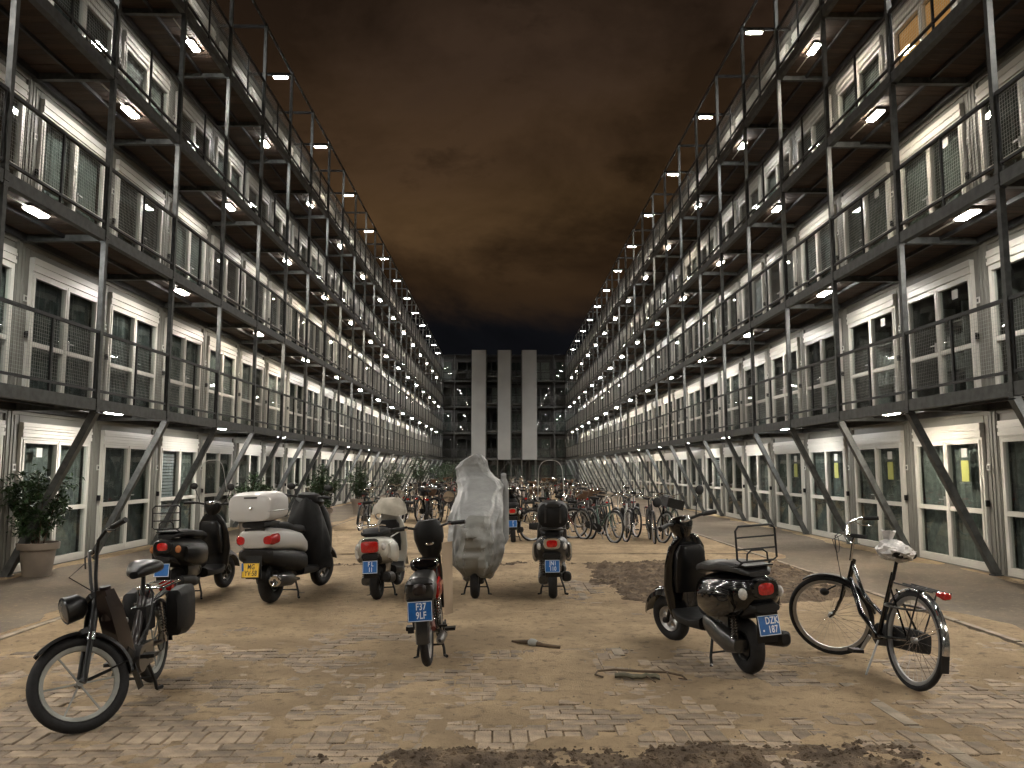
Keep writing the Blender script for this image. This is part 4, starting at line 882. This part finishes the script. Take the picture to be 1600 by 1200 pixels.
    if kind != 'old':
        tc_ = MB(); tc_.sell([(-.33, .63, .11, .08), (-.30, .64, .125, .11), (-.1, .66, .12, .10), (.1, .68, .10, .09)], 16, 2.8); part('tail_cowl', tc_, 'darkgrey', t)
        plate(t, (-.375, .0, .50), ('F37', '9LF'), .19, .15, 8)
        ls = MB(); rs = []
        for k in range(9): z = .26 + .082 * k; rs.append([(.78 - .05 * math.sin(k * .4), -.095 - .012 * k / 8, z), (.85 - .02 * math.sin(k * .3), -.165 - .004 * k, z), (.865 - .02 * math.sin(k * .3), -.165 - .004 * k, z), (.80 - .05 * math.sin(k * .4), -.09 - .012 * k / 8, z)])
        ls.rings(rs); part('leg_shield', ls, 'wood', t)
        rsd = MB(); rsd.sell([(-.05, .60, .015, .06, -.11), (.1, .62, .03, .08, -.115), (.25, .58, .02, .05, -.09)], 12); part('side_cover', rsd, M['red'], t)
        cr_ = MB().box(.28, .31, -.15, .15, .25, .265); cr_.box(.25, .34, .14, .20, .24, .275); cr_.box(-.02, .02, .10, .15, .27, .32); part('foot_peg', cr_, 'black', t)
    for y, a in ((-1, 200), (1, 20)):
        c0 = Vector((.47, y * .12, .27)); c1 = c0 + Vector((math.cos(R(a)) * .14, y * .01, math.sin(R(a)) * .14)); pd = MB().tube([c0, c1], .009, 6); pd.box(c1.x - .045, c1.x + .045, c1.y - .005 if y > 0 else c1.y - .085, c1.y + .085 if y > 0 else c1.y + .005, c1.z - .012, c1.z + .012); part('pedal', pd, 'black', t)
    centre_stand(t, .30, .11)
    kb = MB().tube([(AX - .25, .03, .80), (AX - .12, .06, .95 if kind == 'old' else .9), (AX - .25, .02, 1.02)], .004, 5); part('brake_cable', kb, 'black', t, X=X)
    return t
moped('old_moped', 'old dark moped with tall handlebars and spoked front wheel turned towards the camera', (-2.66, 6.25, 0), hd(.10, -1), -57, 3, 'old')
moped('sport_moped', 'black and red moped with blue F37 9LF plate at the centre of the yard', (-.62, 6.71, 0), hd(.0, 1), 6, -4, 'new')

# ---------------------------------------------------------------- bicycles
def bicycle(name, label, loc, rz, steer=0, lean=4, paint='gloss', group=None, extras=(), low=False, guard='red', ladies=True):
    t = thing(name, label, 'bicycle', loc, rz, group); t.rotation_euler = (R(lean), 0, rz)
    Rw = .352; tw = .021; WBb = 1.10; X = steer_X(WBb + .02, 0, 20, steer)
    wheel(t, (0, 0, Rw), Rw, tw, style='wire', rim='alu'); wheel(t, (WBb, 0, Rw), Rw, tw, X=X, style='wire', rim='alu')
    bb = Vector((.46, 0, .29)); hb_ = Vector((WBb - .17, 0, .66)); ht = Vector((WBb - .235, 0, .84)); st = Vector((.29, 0, .80)); ra = Vector((0, 0, Rw))
    f = MB(); f.tube([hb_ - Vector((0, 0, .02)), ht], .021, 10)
    if ladies: f.tube([hb_ + Vector((-.01, 0, .03)), (.72, 0, .42), bb], .022, 10); f.tube([ht + Vector((.02, 0, -.03)), (.68, 0, .56), (.40, 0, .46)], .016, 10)
    else: f.tube([hb_ + Vector((-.01, 0, .03)), bb], .019, 10); f.tube([ht + Vector((.01, 0, -.03)), st + Vector((.02, 0, -.04))], .016, 10)
    f.tube([bb, st], .018, 10); f.tube([bb - Vector((0, .045, 0)), bb + Vector((0, .045, 0))], .025, 10)
    for y in (-.055, .055): f.tube([bb + Vector((0, y * .5, 0)), ra + Vector((0, y, 0))], .010, 8); f.tube([st + Vector((-.01, y * .4, -.12)), ra + Vector((0, y, 0))], .008, 8)
    part('frame', f, paint, t)
    k_ = MB()
    for y in (-.05, .05): k_.tube([(WBb - .155, y, .62), (WBb - .12, y, .52), (WBb - .04, y, .38), (WBb, y, Rw)], [.014, .013, .011, .009], 8)
    k_.tube([(WBb - .155, -.05, .63), (WBb - .155, .05, .63)], .014, 8); part('fork', k_, paint, t, X=X)
    h = MB(); hs = Vector((WBb - .29, 0, .95 if low else 1.04)); h.tube([ht, hs, hs + Vector((.05, 0, .03))], .013, 8); hc = hs + Vector((.05, 0, .03))
    for y in (-1, 1): h.tube([hc, hc + Vector((.02, y * .12, .05)), hc + Vector((-.05, y * .24, .06)), hc + Vector((-.19, y * .28, .05))], .011, 8)
    ho = part('handlebar', h, 'chrome', t, X=X)
    for y in (-1, 1):
        part('grip', MB().tube([hc + Vector((-.09, y * .255, .058)), hc + Vector((-.21, y * .285, .05))], .017, 8), 'black', ho, X=X)
        if not low: part('brake_lever', MB().tube([hc + Vector((-.03, y * .22, .04)), hc + Vector((-.07, y * .25, .0)), hc + Vector((-.15, y * .27, -.01))], .005, 6), 'chrome', ho, X=X)
    sd = MB(); z = .95; sd.sell([(.12, z, .055, .02), (.14, z + .005, .095, .035), (.22, z, .085, .035), (.30, z, .05, .028), (.40, z - .005, .025, .02)], 14, 2.4); sd.tube([st - Vector((0, 0, .05)), (.24, 0, z - .02)], .013, 8); part('saddle', sd, 'leather', t)
    g = MB(); mudguard(g, (0, 0, Rw), Rw + .022, .028, 12, 185, 18); 
    for y in (-.03, .03): g.tube([(0, y, Rw), (-.33, y, .50)], .003, 5)
    part('rear_mudguard', g, guard if guard != 'red' else 'chrome', t)
    g = MB(); mudguard(g, (WBb, 0, Rw), Rw + .022, .026, 60, 175, 14); part('front_mudguard', g, 'satin', t, X=X)
    part('mud_flap', MB().bar((-.355, 0, .36), (-.35, 0, .20), .06, .006, up=(1, 0, 0)), 'black', t)
    c = MB()
    for y in (-.07, 0, .07): c.tube([(.16, y, .74), (-.30, y, .735)], .006, 6)
    for x in (.10, -.05, -.2): c.tube([(x, -.07, .737), (x, .07, .737)], .005, 6)
    for y in (-.07, .07): c.tube([(-.15, y, .735), (0, y * .85, Rw)], .006, 6)
    part('carrier', c, 'black', t); part('tail_light', MB().sell([(-.36, .72, .03, .02), (-.345, .72, .045, .028), (-.29, .725, .04, .02)], 12), 'red', t)
    cc = MB(); cc.sell([(-.10, .345, .018, .07, -.05), (.05, .34, .022, .085, -.05), (.35, .315, .022, .085, -.05), (.56, .29, .020, .09, -.05), (.62, .29, .012, .05, -.05)], 12, 3); part('chain_case', cc, 'black', t)
    for y, a in ((-1, 150), (1, -55)):
        c0 = bb + Vector((0, y * .075, 0)); c1 = c0 + Vector((math.cos(R(a)) * .17, y * .01, math.sin(R(a)) * .17)); cr2 = part('crank', MB().bar(c0, c1, .014, .022), 'alu', t)
        part('pedal', MB().box(c1.x - .045, c1.x + .045, min(c1.y, c1.y + y * .09), max(c1.y, c1.y + y * .09), c1.z - .013, c1.z + .013), 'black', cr2)
    part('kickstand', MB().tube([(.38, .05, .27), (.33, .17, .015)], .008, 6), 'alu', t)
    if not low:
        cb_ = MB(); cb_.tube([hc + Vector((.0, .1, .03)), hc + Vector((.10, .10, -.02)), hc + Vector((.10, .03, -.16)), hb_ + Vector((.03, .02, .02))], .003, 5); cb_.tube([hc + Vector((.0, -.1, .03)), hc + Vector((.12, -.08, -.04)), hc + Vector((.11, 0, -.20)), hb_ + Vector((.03, 0, 0))], .003, 5); cb_.torus((hc.x + .06, .13, hc.z - .05), .07, .003, 'x', 20, 4); part('brake_cable', cb_, 'black', t, X=X)
        rd = MB(); rd.bar((WBb - .10, .06, .64), (WBb - .02, .07, .60), .012); rd.ball((WBb - .0, .07, .585), .04, .028, .032); part('front_light', rd, 'black', t, X=X)
        lk = MB().torus((.12, 0, .57), .14, .009, 'z', 24, 8); part('ring_lock', lk, 'darkgrey', t)
    if 'crate' in extras:
        cr = MB(); a0 = (WBb - .06, .90)
        for x in (a0[0], a0[0] + .30): cr.box(x, x + .012, -.20, .20, .80, 1.0)
        for y in (-.20, .19): cr.box(a0[0] + .012, a0[0] + .30, y, y + .012, .80, 1.0)
        cr.box(a0[0] + .012, a0[0] + .30, -.188, .19, .80, .81); part('front_crate', cr, 'black', t, X=X)
    if 'basket' in extras:
        cr = MB(); cr.rings([[(WBb + .02 + (.12 + .03 * k) * math.cos(a), (.15 + .03 * k) * math.sin(a), .80 + .11 * k) for a in [2 * math.pi * j / 16 for j in range(16)]] for k in range(3)]); part('basket', cr, 'cardbrown', t, X=X)
    if 'bag' in extras:
        for y in (-1, 1): part('pannier', MB().sell([(-.28, .55, .03, .12, y * .10), (-.25, .55, .05, .15, y * .11), (.02, .55, .05, .15, y * .11), (.05, .55, .03, .12, y * .10)], 12, 4), 'leather', t)
    return t
bicycle('city_bicycle', 'black step-through city bicycle with a plastic bag over its saddle at the right', (2.98, 5.96, 0), hd(-.10, 1), 52, 5, 'gloss')
pb_ = MB(); rs = []
for i in range(12):
    v = i / 11; rs.append([(.27 + (.19 * math.sin(math.pi * (v * .86 + .10)) ** .7) * math.cos(a) * (1 + .10 * math.sin(7 * a + 3 * i)) + .05 * (v > .8), .115 * math.sin(math.pi * (v * .86 + .10)) ** .7 * math.sin(a) * (1 + .12 * math.sin(5 * a - 2 * i)), .90 + .15 * v + .012 * math.sin(4 * a + i)) for a in [2 * math.pi * j / 26 for j in range(26)]])
pb_.rings(rs)
rs = [[(.37 + (.02 + .035 * k / 4) * math.cos(a) * (1 + .3 * math.sin(3 * a)), (.02 + .035 * k / 4) * math.sin(a), 1.03 + .022 * k + .01 * math.sin(3 * a)) for a in [2 * math.pi * j / 14 for j in range(14)]] for k in range(5)]; pb_.rings(rs, cap=False)
bgo = link('plastic_bag', pb_.mesh('plastic_bag', M['plastic']), None, (2.98, 5.96, 0), (R(5), 0, hd(-.10, 1)), 'crumpled translucent white plastic bag tied over the bicycle saddle', 'plastic bag')
# distant bicycles: prototypes, then copies
protos = []
n0 = set(COL.objects)
specs = [('darkgrey', (), True, 8), ('gloss', ('basket',), True, -12), ('bikegreen', (), False, 5), ('silver', ('bag',), True, 18), ('redpaint', (), True, -25), ('gloss', ('crate',), True, 30), ('satin', (), False, 0)]
places = [ # x, y, heading deg, spec, label
 (1.95, 18.35, -68, 2, 'green bicycle standing sideways right of the tall screened scooter'),
 (2.85, 18.7, -100, 3, 'silver bicycle with pannier bags, left in the right-hand bicycle group'),
 (3.30, 18.2, -95, 6, 'black bicycle in the middle of the right-hand bicycle group'),
 (3.62, 18.4, -102, 5, 'bicycle with black front crate, rightmost of the right-hand group'),
 (-3.75, 20.9, 88, 0, 'lone bicycle seen end-on beside the potted shrub on the left'),
 (.62, 17.9, 30, 4, 'red bicycle squeezed behind the dark grey scooter'),
 (1.5, 21.0, 60, 1, 'bicycle with wicker basket behind the green bicycle'),
 (-1.35, 24.5, -80, 3, 'silver bicycle with panniers behind the centre moped'),
 (-2.3, 23.5, 95, 1, 'bicycle with basket left of the covered scooter'),
]
places += [(2.35, 19.6, -75, 6, 'black bicycle tucked in behind the green one of the right-hand group'), (3.05, 19.9, -88, 0, 'grey bicycle deep inside the right-hand bicycle group'), (3.9, 19.3, -92, 2, 'green bicycle at the path side of the right-hand group'), (1.25, 19.2, -60, 6, 'black bicycle half hidden by the tall windscreen'), (2.6, 21.4, 100, 1, 'basketed bicycle at the back of the right-hand group'), (3.5, 21.6, 80, 3, 'pannier bicycle at the far right corner of the group')]
rr_ = random.Random(3)
row_n = 0
for q in range(66):
    y = 25.5 + 30 * (q % 22) / 22 + rr_.uniform(-.5, .5); x = (-3.4 + 2.6 * (q // 22) * 1.2) + rr_.uniform(-1.1, 1.5)
    places.append((x, y, 90 + rr_.uniform(-40, 40) + (180 if rr_.random() < .4 else 0), rr_.choice((0, 1, 1, 2, 3, 4, 5, 6, 6, 0)), None))
for q in range(18): places.append((-3.3 + .36 * q + rr_.uniform(-.08, .08), 24.2 + rr_.uniform(-.25, .25), 88 + rr_.uniform(-14, 14), rr_.choice((0, 1, 2, 6, 6, 5)), None))
def ang(q): return R(q)
made = {}; kids = None; crowd = []
SP = ('grey', 'black basketed', 'green', 'silver pannier-laden', 'red', 'black crated', 'plain black')
for q, (x, y, h_, k, lab) in enumerate(places):
    if k not in made:
        before = set(COL.objects); pt, exs, lad, stv = specs[k]
        o = bicycle('parked_bicycle', lab or 'x', (x, y, 0), ang(h_), stv, rr_.uniform(-5, 5), pt, 'bicycles parked across the yard', exs, True, 'black', lad)
        new = [c for c in COL.objects if c not in before]; made[k] = (o, kidmap(new))
    else:
        src, km = made[k]; o = copy_tree(src, km); o.location = (x, y, 0); o.rotation_euler = (R(rr_.uniform(-6, 6)), 0, ang(h_))
    if lab is None: crowd.append((o, x, y, k))
    else: o['label'] = lab
# crowd labels: colour and place in its rank, counted from the left
for k in range(7):
    for rank, lo, hi in (('in the front rank', 0, 24.7), ('in the far crowd', 24.7, 40), ('at the very back', 40, 99)):
        mem = sorted([c for c in crowd if c[3] == k and lo <= c[2] < hi], key=lambda c: c[1] / c[2])
        for n, (o, x, y, _) in enumerate(mem):
            o['label'] = '%s bicycle %s, %s of its kind from the left' % (SP[k], rank, ORD[n]) if len(mem) > 1 else '%s bicycle %s, the only one of its kind there' % (SP[k], rank)
# ================================================================== PLANTS AND SMALL THINGS
def pot_plant(label, loc, s=1.0, n=700, hh=1.05, wr=.5, seed=1, terracotta=False):
    t = thing('potted_shrub', label, 'potted plant', loc, rng.random() * 6)
    p = MB(); p.lathe([(.0, 0), (.19, 0), (.245, .40), (.285, .405), (.295, .50), (.275, .505), (.265, .44), (.0, .43)], (0, 0, 0), 'z', 28); part('pot', p, 'pot', t, X=Matrix.Scale(s, 4))
    part('compost', MB().lathe([(.0, .455), (.262, .45)], (0, 0, 0), 'z', 20), 'soil', t, X=Matrix.Scale(s, 4))
    r2 = random.Random(seed); st = MB(); lf = MB(); tips = []
    for k in range(16):
        a = r2.random() * 6.28; e = r2.uniform(.15, 1.0); base = Vector((.06 * math.cos(a), .06 * math.sin(a), .44)); tip = Vector((wr * .85 * e * math.cos(a), wr * .85 * e * math.sin(a), .5 + hh * r2.uniform(.45, .95) * (1.1 - .35 * e)))
        mid = (base + tip) / 2 + Vector((0, 0, .08)); st.tube([base, mid, tip], [.010, .007, .003], 5)
        for q in range(5): tips.append(base.lerp(tip, r2.uniform(.25, 1.0)))
        tips.append(tip)
    part('stems', st, 'bark', t, X=Matrix.Scale(s, 4))
    for k in range(n):
        c = r2.choice(tips) + Vector((r2.gauss(0, .07), r2.gauss(0, .07), r2.gauss(0, .06))); c.z = max(c.z, .46)
        l = r2.uniform(.07, .115); w = l * .5; q = Matrix.Translation(c) @ Matrix.Rotation(r2.random() * 6.28, 4, 'Z') @ Matrix.Rotation(r2.uniform(-1.0, 1.0), 4, 'Y') @ Matrix.Rotation(r2.uniform(-.6, .6), 4, 'X')
        lf.add([(0, 0, 0), (l * .45, w / 2, .012), (l, 0, -.01), (l * .45, -w / 2, .012), (l * .5, 0, -.004)], [(0, 4, 1), (1, 4, 2), (0, 3, 4), (3, 2, 4)], False, q)
    part('foliage', lf, 'leaf', t, X=Matrix.Scale(s, 4), kind='stuff')
pot_plant('leafy green shrub in a large beige pot beside the nearest left doors', (-7.02, 12.22, .0), 1.0, 2200, 1.15, .55, 1)
pot_plant('leafy shrub rising behind the white top box of the maxi scooter', (-6.2, 19.6, 0), 1.05, 1500, .95, .5, 2)
pot_plant('broad shrub in a pot right of the maxi scooter', (-5.0, 22.0, 0), 1.05, 1700, 1.1, .55, 3)
pot_plant('shrub in a pot behind the lone end-on bicycle', (-5.15, 28.5, 0), 1.1, 1200, 1.1, .5, 4)
pot_plant('far potted shrub between the left braces and bicycle crowd', (-5.2, 38.0, 0), 1.2, 900, 1.1, .5, 5)
pot_plant('far dark shrub nearest the end of the left block', (-5.3, 50.0, 0), 1.5, 900, 1.2, .6, 6)
# large bush near the stair tower
def bush(label, loc, w, h, n, seed):
    t = thing('bush', label, 'bush', loc); r2 = random.Random(seed); lf = MB(); cs = [(r2.gauss(0, w * .35), r2.gauss(0, w * .3), r2.uniform(.25, .85) * h) for _ in range(22)]
    for k in range(n):
        b = r2.choice(cs); c = Vector((b[0] + r2.gauss(0, w * .12), b[1] + r2.gauss(0, w * .12), max(.05, b[2] + r2.gauss(0, h * .12)))); l = r2.uniform(.12, .22)
        q = Matrix.Translation(c) @ Matrix.Rotation(r2.random() * 6.28, 4, 'Z') @ Matrix.Rotation(r2.uniform(-1, 1), 4, 'Y'); lf.add([(0, 0, 0), (l * .5, l * .25, .02), (l, 0, 0), (l * .5, -l * .25, .02)], [(0, 1, 2, 3)], False, q)
    part('foliage', lf, 'leaf', t, kind='stuff'); st = MB()
    for k in range(7): b = cs[k]; st.tube([(b[0] * .2, b[1] * .2, 0), (b[0] * .6, b[1] * .6, b[2] * .5), b], [.04, .03, .01], 6)
    part('stems', st, 'bark', t)
bush('dark green bush at the foot of the stair tower, left side', (-5.0, 70, 0), 2.0, 2.2, 1500, 3)
bush('low dark bush under the middle of the stair tower', (-3.2, 72, 0), 1.4, 1.5, 800, 5)
# things lying on the sand
b = MB(); b.tube([(-.21, .10, .02), (-.12, .05, .028), (-.03, .02, .035)], [.010, .018, .022], 7); b.tube([(.02, 0, .03), (.10, -.03, .025), (.17, -.05, .02), (.26, -.06, .018)], [.026, .016, .018, .014], 7)
dr = thing('driftwood_stick', 'short dark stick wrapped with a scrap of cloth on the sand', 'stick', (.26, 7.42, -.003), -.2); part('stick', b, 'twig', dr)
b = MB(); b.sell([(-.045, .03, .022, .02, .015), (-.02, .035, .045, .035, .012), (.02, .034, .042, .033, .005), (.05, .03, .02, .02, 0)], 12, 2); part('cloth_wrap', b, 'curtain2', dr)
b = MB(); b.tube([(-.33, .02, .02), (-.31, .09, .03), (-.18, .13, .035), (0, .12, .03), (.22, .07, .04), (.33, .02, .03), (.36, -.05, .02), (.30, -.02, .02)], [.006, .008, .009, .010, .009, .008, .006, .004], 6)
b.tube([(-.33, .02, .02), (-.27, -.05, .02)], .008, 6); b.tube([(.16, .2, .05), (.22, .07, .04), (.24, -.08, .02)], [.004, .006, .004], 5); b.tube([(.06, -.02, .03), (.12, -.15, .02)], .006, 5)
bw = thing('fallen_branch', 'thin bent branch with a strip of dark cloth on the sand in front', 'branch', (1.03, 6.28, 0), -.12); part('twig', b, 'twig', bw)
rs = [[(-.18 + .34 * k / 10, .0 + .02 * math.sin(k) + (.028 + .008 * math.sin(2 * k)) * math.cos(a), .022 + .018 * math.sin(a) + .004 * math.sin(3 * k)) for a in [2 * math.pi * j / 10 for j in range(10)]] for k in range(11)]
b = MB().rings(rs); part('cloth_strip', b, 'olive', bw)
st_b = MB().tube([(0, -.35, .015), (.1, -.1, .02), (.05, .2, .02)], [.004, .006, .003], 5); link('twig', st_b.mesh('twig', M['twig']), None, (-3.4, 11.6, 0), label='small dry twig lying near the black scooter wheel', cat='twig')
